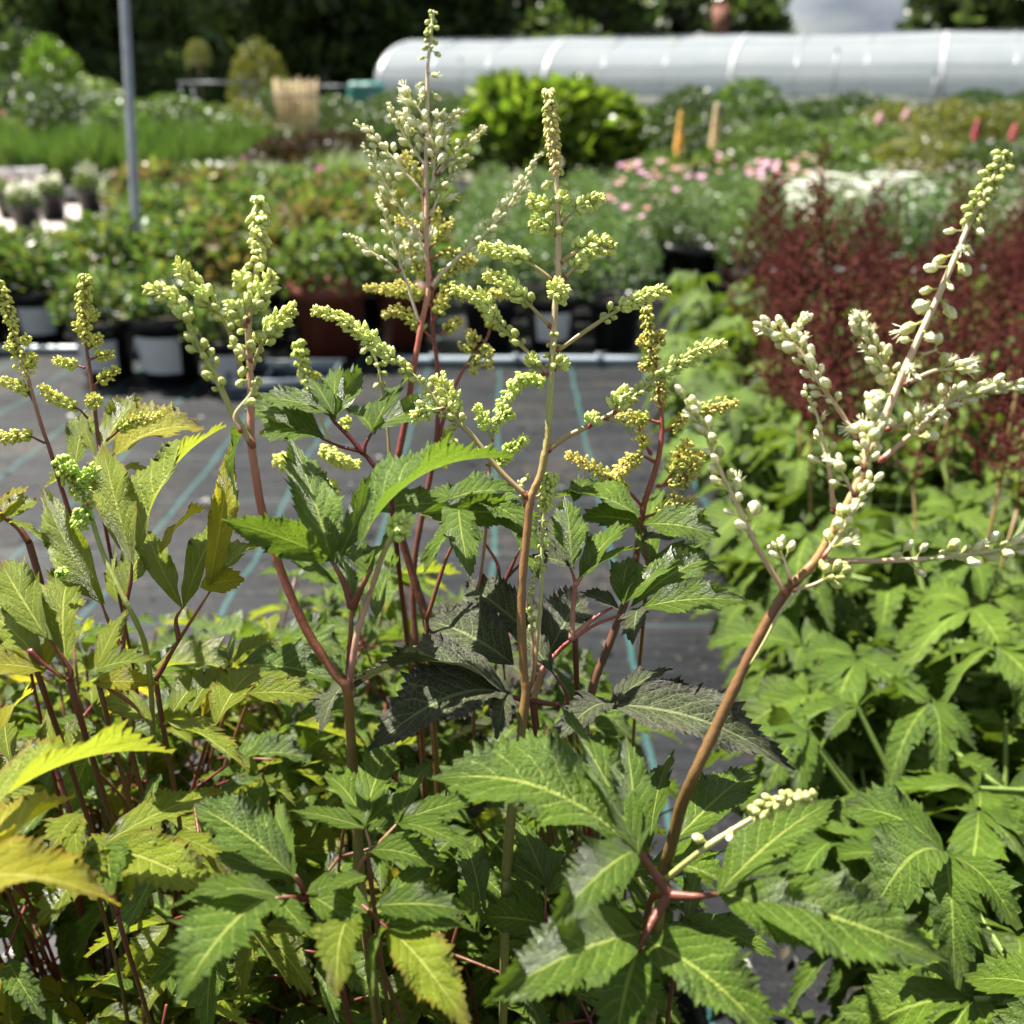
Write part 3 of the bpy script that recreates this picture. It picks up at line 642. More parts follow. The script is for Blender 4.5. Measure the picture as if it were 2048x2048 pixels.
potted(*G(500, 470)[:2], 'ger', 'geranium with one magenta flower in the middle of the left bed', flo='magenta', s=1.1)
potted(*G(20, 345)[:2], 'ger', 'grass side plant with coral red flowers at the far left', flo='coral', s=1.6)
potted(*G(70, 330)[:2], 'ger', 'leafy plant with a coral red flower near the pole', flo='coral', s=1.6)
# large white pots on the path at the far left
for c, (px, py) in enumerate(((28, 408), (75, 408))):
    g = G(px, py); o = thing('white_bucket', (g[0], g[1], .02), ('left one of two white buckets on the gravel path', 'right one of two white buckets on the gravel path')[c], 'bucket', 'white buckets'); mb = MB()
    lathe(mb, [(.001, .004), (.085, .004), (.10, .24), (.106, .245), (.106, .262), (.094, .262), (.082, .02), (.001, .015)], 20); mb.build('bucket_body', M['white'], o); mb = MB(); a = np.linspace(0, math.pi, 12); tube(mb, np.stack([.1 * np.cos(a), -.02 - .1 * np.sin(a) * .6, .24 - .12 * np.sin(a)], 1), .0025, 5, (.5, .5, .5)); mb.build('handle', M['stem'], o)
# edging rail and the grey tray
for i, (x0, x1) in enumerate(((-2.8, -1.15), (-.42, .45))):
    o = thing('edging_rail', (0, 0, .012), ('pale blue grey plastic edging rail at the front of the left bed', 'pale blue grey plastic edging rail in front of the middle bed')[i], 'edging', 'plastic edging rails'); y = G(400, 712 if i == 0 else 735)[1]
    mb = MB(); tube(mb, [(x, y + .004 * math.sin(x * 9), .012) for x in np.linspace(x0, x1, 14)], .017, 10); mb.build('rail', M['rail'], o)
    for k, x in enumerate(np.linspace(x0 + .15, x1 - .15, 3)):
        mb = MB(); box(mb, (x - .012, y - .024, -.01), (x + .012, y + .024, .035)); mb.build('clip', M['tray'], o)
g = G(560, 790); o = thing('carry_tray', (g[0], g[1] + .05, .008), 'dark blue grey plastic carry tray on the fabric by the red pots', 'tray'); mb = MB()
W_, D_, H_ = .17, .12, .055
for lo, hi in (((-W_, -D_, .0), (W_, D_, .008)), ((-W_, -D_, .009), (W_, -D_ + .008, H_)), ((-W_, D_ - .008, .009), (W_, D_, H_)), ((-W_, -D_ + .009, .009), (-W_ + .008, D_ - .009, H_)), ((W_ - .008, -D_ + .009, .009), (W_, D_ - .009, H_))): box(mb, lo, hi)
for k in range(2): box(mb, (-W_ / 3 + k * W_ * .66, -D_ + .01, .009), (-W_ / 3 + k * W_ * .66 + .005, D_ - .01, H_ * .7))
mb.build('tray_body', M['tray'], o); mb = MB(); box(mb, (-W_ - .012, -D_ - .012, H_ + .001), (W_ + .012, -D_ + .004, H_ + .006)); box(mb, (-W_ - .012, D_ - .004, H_ + .001), (W_ + .012, D_ + .012, H_ + .006)); mb.build('rim', M['tray'], o)
# steel pole
b = G(277, 640); pz = P(247, -40, 3.75); o = thing('steel_pole', (b[0], b[1], 0), 'tall grey galvanised pole standing in the left bed', 'pole'); mb = MB()
q0 = P(277, 560, 3.75); bb = q0 + (q0 - pz) / (q0[2] - pz[2]) * (0 - q0[2]); root = np.array((bb[0], bb[1], 0)); o.location = tuple(root)
tip = pz + (pz - q0) * 1.2; tube(mb, np.array([root, q0, pz, tip]) - root, .0168, 14); mb.build('pole_tube', M['steel'], o); mb = MB(); tube(mb, [(0, 0, 0), (0, 0, .05)], .026, 12); mb.build('ground_socket', M['steel'], o)
# big lime plant, lupins
g = G(1130, 425); o = potted(g[0], g[1], 'lime', 'large lime green leafy plant standing before the polytunnel', cat='plant', s=1.0, ps=1.6)
for q in o.children:
    if q.name.startswith('foliage'): q.scale = (1.35, 1.2, .90); o.scale = (1.0, 1.0, 1.)
g2 = G(1010, 430); potted(g2[0], g2[1] + .15, 'lime', 'smaller lime green clump at the left of the large lime plant', cat='plant', s=.95, ps=1.1)
g2 = G(1215, 430); potted(g2[0], g2[1] + .25, 'lime', 'smaller lime green clump at the right of the large lime plant', cat='plant', s=.82, ps=1.1)
def lupin(px, top, bot, depth, col, label, wd=.030):
    T = P(px, top, depth); B = P(px, bot, depth); root = np.array((T[0], T[1], .006)); o = thing('lupin', root, label, 'lupin', 'lupins in flower'); H = T[2] - B[2]; mb = MB(); tube(mb, [(0, 0, .1), (0, 0, T[2] - .01)], .004, 6, (.12, .16, .05)); mb.build('flower_stem', M['stem'], o)
    mb = MB(); O = np.array([(1, 0, 0), (-1, 0, 0), (0, 1, 0), (0, -1, 0), (0, 0, 1), (0, 0, -1)], float); OT = [(0, 2, 4), (2, 1, 4), (1, 3, 4), (3, 0, 4), (2, 0, 5), (1, 2, 5), (3, 1, 5), (0, 3, 5)]
    for k in range(240):
        s = k / 240; rad = (wd * (1 - s) ** .6 * .85 + .003) * rg.uniform(.6, 1.1) * (.9 + .2 * math.sin(s * 50)); a = k * 2.4; p = np.array((math.cos(a) * rad, math.sin(a) * rad, B[2] - .006 + H * s + rg.uniform(-.005, .005))); mb.add(p + O * np.array((.008, .008, .006)), T=OT, C=np.array(col) * rg.uniform(.8, 1.15))
    mb.build('flower_spike', M['petal'], o, False); f = link('foliage', FOL['ger'][0], o); f.location = (0, 0, .12); f.scale = (1.3, 1.3, 1.6)
    pm = pot_meshes('black'); link('pot', pm['pot'], o); link('soil', pm['soil'], o)
lupin(1362, 222, 326, 6.2, (.80, .52, .10), 'yellow lupin spike left of the cream one', .032)
lupin(1434, 206, 305, 6.4, (.78, .62, .46), 'cream lupin spike right of the yellow one', .034)
lupin(1955, 240, 290, 7.5, (.65, .06, .16), 'deep pink lupin spike at the right, left of its twin')
lupin(2030, 248, 288, 7.5, (.65, .06, .16), 'deep pink lupin spike at the right edge')
lupin(1762, 225, 248, 8, (.65, .4, .45), 'small pale pink flower spike before the tunnel', .04)
lupin(1815, 218, 238, 8, (.65, .4, .45), 'second small pale pink flower spike, right of the first', .04)
# mid-distance shrubs and perennials: x px, top px, distance, width px, kind
SH = [(1290, 215, 9, 150, 0), (1400, 230, 9.5, 150, 0), (1380, 175, 13, 120, 0), (1500, 160, 14, 130, 1), (1560, 235, 9, 180, 1), (1700, 235, 10, 190, 1), (1640, 200, 15, 150, 0), (1790, 205, 12, 150, 2), (1900, 200, 11, 150, 2), (2010, 205, 11, 140, 2), (1850, 270, 7.6, 200, 2),
      (1640, 285, 7.2, 220, 1), (1480, 290, 6.9, 200, 1), (2000, 285, 7.2, 180, 0), (1330, 300, 7.0, 140, 1), (960, 190, 14, 140, 0), (870, 185, 15, 130, 0), (800, 180, 16, 130, 0), (720, 215, 12, 120, 0), (900, 235, 9.5, 160, 0), (800, 250, 9, 130, 0), (1230, 200, 12, 110, 0),
      (340, 190, 12, 140, 1), (250, 200, 12.5, 130, 1), (120, 175, 13, 160, 0), (30, 150, 14, 160, 0), (180, 160, 16, 130, 1), (420, 210, 13, 110, 1), (480, 200, 14, 90, 2), (95, 78, 19, 90, 3), (40, 60, 21, 110, 0), (160, 100, 22, 110, 0), (230, 60, 24, 120, 0), (320, 90, 22, 130, 0), (420, 120, 24, 110, 0), (510, 78, 20, 85, 2), (570, 160, 18, 100, 0), (660, 190, 17, 110, 0), (1720, 185, 17, 130, 0), (1960, 180, 18, 120, 0), (2080, 180, 15, 130, 0)]
knd = ['dark green', 'fresh green', 'olive gold', 'lime']
for i, (px, top, dist, w, k) in enumerate(SH):
    u = (px - 1024) / S; v = (1024 - top) / S; dr = FW + RT * u + UP * v; T = CAM + dr * (dist / dr[1]); H = max(.35, T[2]); wd = w / S * dist / .95 * 1.25
    o = thing('shrub', (T[0], T[1], -.004), '%s shrub %s, %s shrub from the left there' % (knd[k], 'before the dark trees' if px < 740 else 'before the polytunnel', ORD[sum((q[0], j) < (px, i) and (q[0] < 740) == (px < 740) for j, q in enumerate(SH))]), 'shrub', 'background shrubs')
    f = link('foliage', FOL['shrub'][k], o); f.scale = (wd, wd, H); f.rotation_euler.z = i * 1.3
    mb = MB(); tube(mb, [(0, 0, 0), (0, 0, H * .7)], [.03, .012], 6, (.08, .06, .04)); mb.build('trunk', M['bark'], o)
    if px in (180,):
        q = link('flowers', FLO['white'][0], o); q['kind'] = 'stuff'; q.scale = (2.6, 2.6, H / .36)
# small standard tree with a yellow-green head
T = P(395, 105, 17); o = thing('standard_tree', (T[0], T[1], 0), 'small round headed yellow green tree on a thin bare stem', 'tree'); mb = MB(); tube(mb, [(0, 0, 0), (0, 0, T[2])], .02, 6); mb.build('trunk', M['bark'], o); f = link('crown', FOL['shrub'][2], o); f.location = (0, 0, T[2] - .3); f.scale = (.42, .42, .5)
# bundle of bamboo canes
T = P(590, 158, 12); B = P(590, 262, 12); o = thing('cane_screen', (T[0], T[1], 0), 'pale bundle of upright bamboo canes tied between two battens', 'bamboo canes'); H = T[2]; k = 0
for x in np.linspace(-.26, .26, 22):
    mb = MB(); xx = x + rg.uniform(-.006, .006); tube(mb, [(xx * .8, rg.uniform(-.03, .03), .0), (xx, rg.uniform(-.03, .03), H + rg.uniform(-.05, .03))], .0095, 6); mb.build('cane', M['cane'], o)
for z in (H * .45, H * .82):
    mb = MB(); box(mb, (-.28, -.055, z - .015), (.28, -.044, z + .015)); mb.build('batten', M['wood'], o)
# metal frame bench by the cane bundle
def bench(px, top, bot, dist, w, label):
    T = P(px, top, dist); o = thing('metal_bench', (T[0], T[1], 0), label, 'bench', 'metal frame benches'); H = T[2]
    for sx in (-1, 1):
        for sy in (0, 1): mb = MB(); tube(mb, [(sx * w, sy * .6, 0), (sx * w, sy * .6, H)], .018, 8); mb.build('leg', M['steel'], o)
    mb = MB(); box(mb, (-w - .03, -.03, H + .001), (w + .03, .63, H + .035)); mb.build('bench_top', M['steel'], o); mb = MB(); box(mb, (-w, -.012, H * .35), (w, .012, H * .35 + .03)); mb.build('rail', M['steel'], o)
bench(425, 168, 230, 14.5, .45, 'grey metal bench with thin legs left of the bamboo canes'); bench(680, 175, 220, 17, .5, 'grey metal bench right of the bamboo canes')
# teal covered stack
T = P(732, 166, 26); o = thing('covered_stack', (T[0], T[1], 0), 'low stack under a teal green tarpaulin left of the polytunnel', 'tarpaulin stack'); mb = MB(); H = T[2]
V = []; 
for j, (z, k) in enumerate(((0, 1.06), (H * .5, 1.02), (H * .92, 1.), (H, .9))):
    for i in range(24): a = i / 24 * 6.283; sq = (abs(math.cos(a)) ** 6 + abs(math.sin(a)) ** 6) ** (-1 / 6); V.append((.45 * k * sq * math.cos(a) * (1 + .015 * math.sin(i * 2.6)), .5 * k * sq * math.sin(a), z + (.02 * math.sin(i * 1.7) if j > 1 else 0)))
Q = [(j * 24 + i, j * 24 + (i + 1) % 24, (j + 1) * 24 + (i + 1) % 24, (j + 1) * 24 + i) for j in range(3) for i in range(24)]; V.append((0, 0, H + .03)); mb.add(V, Q, [(72 + i, 72 + (i + 1) % 24, 96) for i in range(24)]); mb.build('tarpaulin', M['teal'], o); mb = MB(); tube(mb, [(-.46, -.53, H * .6), (.46, -.53, H * .6)], .012, 6); mb.build('tie_rope', M['wood'], o)
# ---- polytunnel
PA = np.array((-4.7, 37.5)); PB = np.array((28., 25.)); ax2 = (PB - PA) / np.linalg.norm(PB - PA); nr2 = np.array((-ax2[1], ax2[0])); LT = np.linalg.norm(PB - PA)
W2 = 3.6; EZ = .62; HT = 2.42
def tp(s, a, off=0.):         # s metres along, a: 0..1 over the arch from the near eave to the far one
    th = math.pi * (1 - a); x = W2 + (W2 + off) * math.cos(th) * 1.; z = EZ + (HT - EZ + off) * math.sin(th) ** .85 if 0 < a < 1 else EZ
    q = PA + ax2 * s + nr2 * (W2 - (W2 + off) * math.cos(math.pi * a)); return np.array((q[0], q[1], z))
tun = thing('polytunnel', (PA[0], PA[1], 0), 'long white polythene growing tunnel behind the plants', 'polytunnel'); rt = np.array((PA[0], PA[1], 0.))
ns, na = 70, 18; mb = MB(); V = []
for i in range(ns + 1):
    s = LT * i / ns
    for j in range(na + 1):
        p = tp(s, j / na); ph = (s % 5.9) / 5.9; p[2] -= .06 * math.sin(math.pi * ph) * math.sin(math.pi * j / na); V.append(p - rt)
mb.add(V, [(i * (na + 1) + j, (i + 1) * (na + 1) + j, (i + 1) * (na + 1) + j + 1, i * (na + 1) + j + 1) for i in range(ns) for j in range(na)]); mb.build('polythene_cover', M['poly'], tun)
for i in range(int(LT / 5.9) + 1):
    s = .03 + i * 5.9; mb = MB(); V = []
    for j in range(na * 2 + 1):
        for ds in (-.055, .055): V.append(tp(s + .13 + ds, j / na / 2, .02) - rt)
    mb.add(V, [(2 * j, 2 * j + 1, 2 * j + 3, 2 * j + 2) for j in range(na * 2)]); mb.build('seam_band', M['seam'], tun)
for i in range(int(LT / 1.97)):
    mb = MB(); s = .05 + i * 1.97; tube(mb, np.array([[*(PA + ax2 * s), 0.]] + [tp(s, j / na, -.035) for j in range(na + 1)] + [[*(PA + ax2 * s + nr2 * 2 * W2), 0.]]) - rt, .022, 6); mb.build('hoop', M['steel'], tun)
for a, rr_ in ((.012, .035), (.13, .018), (.30, .018), (.5, .02)):
    mb = MB(); tube(mb, [tp(s, a, .01) - rt for s in np.linspace(0, LT, 12)], rr_ * .6, 6); mb.build('side_rail', M['poly'], tun)
mb = MB(); c = PA + nr2 * .05; e = PB + nr2 * .05; V = []
for q in (c, e):
    for z in (0, EZ - .03): V.append((q[0] - rt[0], q[1] - rt[1], z))
V += [(v[0] + nr2[0] * .02, v[1] + nr2[1] * .02, v[2]) for v in V]; mb.add(V, [(0, 2, 3, 1), (4, 5, 7, 6), (1, 3, 7, 5), (0, 4, 6, 2), (0, 1, 5, 4), (2, 6, 7, 3)]); mb.build('side_net', M['net'], tun)
mb = MB(); V = [tp(.0, j / na, -.01) - rt for j in range(na + 1)]; nV = len(V); V += [(v[0], v[1], 0.0 if 0 < k < na else 0.) for k, v in enumerate(V)]; mb.add(V, [(j, nV + j, nV + j + 1, j + 1) for j in range(na)]); mb.build('end_wall', M['poly'], tun)
# stakes standing before the tunnel
for i, (px, top, dist) in enumerate(((1674, 100, 24), (1870, 145, 22), (1965, 190, 18), (1590, 190, 18), (920, 118, 26), (1470, 160, 22))):
    T = P(px, top, dist); o = thing('stake', (T[0], T[1], 0), 'thin grey stake before the tunnel, %s from the left' % ORD[[920, 1470, 1590, 1674, 1870, 1965].index(px)], 'stake', 'stakes before the tunnel'); mb = MB(); tube(mb, [(0, 0, 0), (.02, 0, T[2])], .03 if px == 1674 else .02, 6); mb.build('post', M['steel'], o); mb = MB(); box(mb, (-.045, -.03, T[2]), (.05, .03, T[2] + .03)); mb.build('cap', M['tray'], o)
# house behind
T = P(1472, 8, 46); o = thing('house', (T[0], T[1], 0), 'house with a brick chimney and pale roof showing above the tunnel', 'house'); H = P(1472, 60, 46)[2]; mb = MB(); box(mb, (-4, 0, 0), (4, 7, H - 1.6)); mb.build('wall', M['render'], o)
mb = MB(); V = [(-4.3, -.3, H - 1.6), (4.3, -.3, H - 1.6), (4.3, 7.3, H - 1.6), (-4.3, 7.3, H - 1.6), (-.9, 3.5, H + .12), (1.1, 3.5, H + .12)]; mb.add(V, [(0, 1, 5, 4), (2, 3, 4, 5)], [(1, 2, 5), (3, 0, 4)]); mb.build('roof', M['slate'], o, False)
mb = MB(); box(mb, (-.36, 3.1, H - .6), (.36, 3.9, T[2] + .1)); ch = mb.build('chimney', M['brick'], o)
for sx in (-.2, .2): mb = MB(); lathe(mb, [(.11, 0), (.13, .3), (.09, .32)], 10, (sx, 3.5, T[2] + .001)); mb.build('chimney_pot', M['terracotta'], ch)
for sx in (-2.4, 0, 2.4): mb = MB(); box(mb, (sx - .5, -.03, 1.0), (sx + .5, -.004, 2.2)); mb.build('window', M['net'], o)
# trees
def crown_mesh(seed, cols, n=5200, size=.2):
    r = random.Random(seed); mb = MB(); cl = []
    for k in range(46):
        a = r.uniform(0, 6.28); z = r.random(); q = math.sin(math.pi * min(1, .12 + .86 * z)) ** .7 * r.uniform(.35, .95); cl.append((np.array((q * math.cos(a), q * math.sin(a), z * 2.0)), r.uniform(.16, .34)))
    def f():
        c, s = r.choice(cl); v = nrm([r.gauss(0, 1) for _ in range(3)]); return c + v * s * r.random() ** .4, v
    leaf_cloud(mb, n, f, size, cols, r, up=.4); return mb.mesh('crown', M['bgleaf'], False)
DK = [(.045, .085, .022), (.07, .12, .03), (.10, .155, .035), (.025, .045, .014)]
CR = [crown_mesh(200, DK), crown_mesh(201, DK), crown_mesh(202, [(.055, .085, .03), (.08, .12, .04), (.038, .06, .02)]), crown_mesh(203, [(.08, .13, .03), (.11, .17, .04), (.05, .08, .02)])]
TR = [(-14, 26, 7, 3.0, 2), (-10.5, 27, 8, 3.0, 2), (-8.6, 24, 6, 2.2, 3), (-12, 36, 10, 3.6, 2), (-15.5, 40, 11, 3.6, 0), (-11.5, 55, 14, 4.6, 0), (-9, 60, 15, 5.2, 1), (-5.0, 62, 15, 5.2, 0), (-.5, 64, 14, 5.0, 1), (4.2, 62, 10.5, 4.4, 0),
      (-16, 44, 12, 4.5, 0), (-21, 38, 12, 4.5, 1), (-14.6, 31, 6, 2.4, 3), (-7.4, 56, 6.5, 3.6, 0), (.6, 58, 7, 3.6, 1), (6.2, 58, 6.2, 3.0, 0), (9.3, 58, 6.4, 3.0, 2), (11.6, 57, 6.0, 2.7, 3), (4.0, 54, 5.6, 3.0, 1),
      (20.5, 50, 9.5, 3.6, 2), (24.0, 47, 10, 3.8, 3), (28.5, 50, 11, 4.2, 2), (25.5, 60, 10, 4.2, 0), (-26, 50, 13, 5, 0), (33, 46, 11, 4.4, 3), (38, 52, 11, 4.4, 0)]
order = sorted(range(len(TR)), key=lambda i: TR[i][0])
for i, (x, y, h, w, k) in enumerate(TR):
    kn = ('dark dense tree', 'dark dense tree', 'greyish green tree', 'mid green tree')[k]; rank = order.index(i)
    o = thing('tree', (x, y, -.006), '%s behind the nursery, %s%s' % (kn, ORD[rank] + ' from the left' if rank < 13 else ORD[25 - rank] + ' from the right', ', %s' % ('left of the tunnel' if x < -4.6 else 'above the tunnel roof')), 'tree', 'trees behind the nursery')
    f = link('crown', CR[k], o); f.location = (0, 0, h * .06); f.scale = (w, w, h * .47); f.rotation_euler.z = i * .9
    mb = MB(); tube(mb, smooth_path([(0, 0, 0), (.1, .05, h * .3), (-.05, .1, h * .75)], 4), np.linspace(h * .022, h * .007, 9), 8); 
    for j in range(5):
        a = j * 1.3; tube(mb, smooth_path([(0, .05, h * (.22 + j * .07)), (math.cos(a) * w * .3, math.sin(a) * w * .3, h * (.38 + j * .07)), (math.cos(a) * w * .55, math.sin(a) * w * .55, h * (.48 + j * .07))], 3), np.linspace(h * .009, h * .003, 7), 5)
    mb.build('trunk', M['bark'], o)
# hedge closing the far side of the nursery
r = random.Random(14); mb = MB()
def hf():
    x = r.uniform(-40, 3.); y = 66 + r.uniform(-.8, .8); z = r.random() ** .7 * (4.2 + .5 * math.sin(x * .9) + .3 * math.sin(x * 2.7)); return np.array((x, y, z)), np.array((0, -1, .4))
leaf_cloud(mb, 14000, hf, .34, DK, r); ho = mb.build('hedge', M['bgleaf'], None, False); tag(ho, 'dark continuous hedge closing the nursery behind the trees', 'hedge', kind='stuff')
# ------------------------------------------------------------------ right bed: bright astilbes with dark red plumes
def bed_leaf_mesh(seed, mat, n_pin=3):
    r = random.Random(seed); mb = MB(); base = np.zeros(3); tip = np.array((0, .55, .62)); size = .25
    paths, leaves = compound_layout(base, tip, size, r, None, 2, True)
    for B, dd, n, L, w in leaves:
        V, Q, U = leaf_geo(12, .85, .9, .10, .08, fold=.1, bend=r.uniform(.05, .14), droop=r.uniform(.05, .3), wave=.025, seed=r.randint(0, 9999), rows=2, twist=R(r.uniform(-30, 30)))
        m = mat4(B, dd, n, L, 1.); V = V.copy(); V[:, 0] *= .38 * w
        A = np.array(m); mb.add(V @ A[:3, :3].T + A[:3, 3], Q, U=U)
    nq = sum(len(q) for q in mb.Q)
    for i, p in enumerate(paths): tube(mb, p, np.linspace(.012 if i == 0 else .007, .006, len(p)), 5, (.16, .24, .05), cap=False)
    me = mb.mesh('leaf', M[mat]); me.materials.append(M['stem']); mi = np.zeros(len(me.polygons), np.int32); mi[nq:] = 1; me.polygons.foreach_set('material_index', mi); return me
BEDLEAF = [bed_leaf_mesh(40 + i, 'bright') for i in range(8)]
def plume_mesh(seed, H=.26, W=.085, col=(.095, .018, .018), tcol=(.16, .04, .025)):
    r = random.Random(seed); mb = MB(); ax = smooth_path([(0, 0, 0), (r.uniform(-.01, .01), r.uniform(-.01, .01), H * .5), (r.uniform(-.02, .02), r.uniform(-.02, .02), H)], 6)
    tube(mb, ax, np.linspace(.0022, .0009, len(ax)), 5, (.10, .04, .02))
    O = np.array([(1, 0, 0), (-1, 0, 0), (0, 1, 0), (0, -1, 0), (0, 0, 1), (0, 0, -1)], float); OT = [(0, 2, 4), (2, 1, 4), (1, 3, 4), (3, 0, 4), (2, 0, 5), (1, 2, 5), (3, 1, 5), (0, 3, 5)]
    nb = 26
    for k in range(nb):
        s = .04 + .94 * k / nb; p, tn, _ = frame_along(ax, s); a = k * 2.4 + r.uniform(-.3, .3); Lb = W * (1 - s) ** .8 * r.uniform(.75, 1.15) + .008
        e = p + np.array((math.cos(a) * Lb, math.sin(a) * Lb, Lb * r.uniform(.55, .95))); bp = smooth_path([p, (p + e) / 2 + np.array((0, 0, -.004)), e], 3)
        tube(mb, bp, .0006, 3, (.12, .03, .025), cap=False)
        for j in range(int(12 + Lb * 620)):
            q, _, _ = frame_along(bp, r.uniform(.12, 1)); q = q + np.array([r.gauss(0, .0024) for _ in range(3)]); f = r.random()
            mb.add(q + O * r.uniform(.0015, .0026), T=OT, C=np.array(col) * (1 - f) + np.array(tcol) * f)
    return mb.mesh('plume', M['plume'], False)
PLUME = [plume_mesh(i, H=.21 + .04 * (i % 3), W=.046 + .010 * (i % 2), col=[(.044, .009, .009), (.054, .012, .010), (.062, .020, .013)][i % 3], tcol=[(.125, .026, .026), (.14, .034, .030), (.14, .052, .032)][i % 3]) for i in range(5)]
rb = random.Random(21); row = 0; BEDPL = []
ys = [.62, .80, .98, 1.16, 1.34, 1.52, 1.72, 1.92, 2.12, 2.34, 2.56]
for row, y in enumerate(ys):
    x = .45 + max(0, y - 1.2) * .09 + (0.02 if row % 2 else .0); c = 0
    if row == 0: x = .42
    while x < .52 * (y * math.cos(PITCH) + .25) + .12 and x < 1.55:
        px, py = x + rb.uniform(-.015, .015), y + rb.uniform(-.015, .015)
        BEDPL.append((px, py, row, c)); x += .19; c += 1
for (x, y, row, c) in BEDPL:
    plum = y > 1.3
    o = thing('astilbe_plant', (x, y, .006), ('bright green astilbe with dark red plumes' if plum else 'bright leafy astilbe without flowers') + ', right bed row %s, %s from fabric' % (NUM[row], ORD[c]), 'plant', 'bright green astilbes of the right bed')
    pot_parts(o, .075, .14, seg=14)
    root = np.array((x, y, .006)); n = 24 if y < 1.3 else 17
    for k in range(n):
        a = k * 2.4 + rb.uniform(-.4, .4); h = rb.uniform(.24, .33) if k < n * .6 else rb.uniform(.16, .24)
        ml = rb.choice(BEDLEAF); sc = h / .62 * rb.uniform(.85, 1.05); lean = rb.uniform(.55, 1.1)
        m = Matrix.Translation((0, 0, .12)) @ Matrix.Rotation(a, 4, 'Z') @ Matrix.Rotation(rb.uniform(-.12, .12), 4, 'Y') @ Matrix.Diagonal((sc * .82, sc * lean * .82, sc, 1))
        lf = link('leaf', ml, o); lf.matrix_basis = m
    if plum:
        for k in range(rb.choice([3, 3, 4, 4])):
            a = rb.uniform(0, 6.28); q = rb.uniform(.01, .07); h = rb.uniform(.28, .50) + (.05 if rb.random() < .2 else 0)
            e = np.array((math.cos(a) * q * 1.5, math.sin(a) * q * 1.5, h)); mb = MB(); tube(mb, smooth_path([(math.cos(a) * .02, math.sin(a) * .02, .12), (e[0] * .6, e[1] * .6, h * .6), e], 4), .0021, 5, [(.14, .16, .04), (.16, .09, .03)])
            st = mb.build('flower_stem', M['stem'], o); pl = link('plume', rb.choice(PLUME), st)
            pl.matrix_basis = Matrix.Translation(e) @ Matrix.Rotation(rb.uniform(0, 6.28), 4, 'Z') @ Matrix.Rotation(rb.uniform(-.16, .16), 4, 'X') @ Matrix.Scale(rb.uniform(.8, 1.15), 4)
# two nearer plants at the right edge that carry browner, opening plumes
for i, (px, py, dd, lab) in enumerate(((2000, 905, 1.05, 'bright green astilbe with a brownish plume at the right edge above the cream buds'), (2040, 690, 1.25, 'bright green astilbe with a brown opening plume high on the right edge'))):
    T = P(px, py + 60, dd); o = thing('astilbe_plant', (T[0], T[1], .006), lab, 'plant', 'bright green astilbes of the right bed'); pot_parts(o, .075, .14, seg=14)
    for k in range(8):
        ml = rb.choice(BEDLEAF); sc = .42
        lf = link('leaf', ml, o); lf.matrix_basis = Matrix.Translation((0, 0, .12)) @ Matrix.Rotation(k * .8, 4, 'Z') @ Matrix.Diagonal((sc * .8, sc * .7, sc, 1))
    for j in range(3):
        h = T[2] - .006 - (.0, .05, .03)[j]; ex, ey = ((0, 0), (.05, .05), (-.06, .07))[j]; mb = MB(); tube(mb, smooth_path([(0, 0, .12), (ex, ey, h)], 4), .002, 5, [(.14, .16, .04), (.16, .09, .03)])
        st = mb.build('flower_stem', M['stem'], o); pl = link('plume', PLUME[(i + j) % 5], st); pl.matrix_basis = Matrix.Translation((ex, ey, h)) @ Matrix.Scale(.62, 4)
# ------------------------------------------------------------------ foreground astilbes
def plant(x, y, label, pot=True, rad=.07, h=.13, group='astilbes in pots along the near edge'):
    o = thing('astilbe_plant', (x, y, .006), label, 'plant', group); root = np.array((x, y, .006))
    if pot: pot_parts(o, rad, h)
    return o, root
def fstem(root_obj, root, pts, d, r0, r1, col, seg=9):
    path = path_of(root, pts, d, 8); mb = MB()
    tube(mb, path, np.linspace(r0, r1, len(path)) * (1 + .04 * rng.standard_normal(len(path))), seg, col)
    return mb.build('flower_stem', M['stem'], root_obj), path
def down(root_obj, root, pt, d, r, col):      # carry a stem on down to the soil
    p = P(pt[0], pt[1], d) - root; e = np.array((rng.uniform(-.02, .02), rng.uniform(-.02, .02), .11))
    mid = p * .5 + e * .5 + np.array((p[0] * .25, p[1] * .25, 0)); mb = MB(); tube(mb, smooth_path([p, mid, e], 6), [r] * 13, 7, col)
    return mb.build('stem_base', M['stem'], root_obj)
r = random.Random(11)

# --- the three near plants whose pale panicles stand in front
F1, r1 = plant(-.075, .435, 'green astilbe with a reddish stem ending in a lime green bud cluster at left')
F2, r2 = plant(.005, .50, 'green leaved astilbe under the upright olive brown stem with nodding green bud sprays')
F3, r3 = plant(.105, .405, 'large leaved astilbe with a leaning brown stem of separate cream buds, near the right bed')

# I1: left panicle
d = .46
st, pa = fstem(F1, r1, [(517, 401, .465), (519, 460, .463), (515, 520), (507, 577), (497, 640), (499, 722), (502, 800), (502, 882), (511, 947), (526, 1030), (565, 1150), (616, 1266), (668, 1345), (694, 1380), (700, 1450, .47), (705, 1530, .48), (712, 1620, .49), (720, 1760, .50)], d, .0012, .0026,
               [(.42, .44, .14), (.44, .40, .18), (.50, .34, .20), (.46, .20, .13), (.34, .09, .06), (.24, .05, .03), (.20, .07, .03), (.14, .10, .03), (.13, .11, .03)])
down(F1, r1, (720, 1760), .50, .0027, OLIVE)
BG = dict(kind='green', size=.0115, col=[TAN, (.38, .42, .14), (.36, .42, .12)])
branch(st, r1, [(502, 885), (480, 850), (467, 831), (446, 785), (427, 744), (405, 705), (384, 668), (366, 620), (340, 592), (291, 577)], d - .005, 'mid', r, r0=.0018, s0=.3, st=.74, rad=.0036, bead=.0019, per=2, **BG)
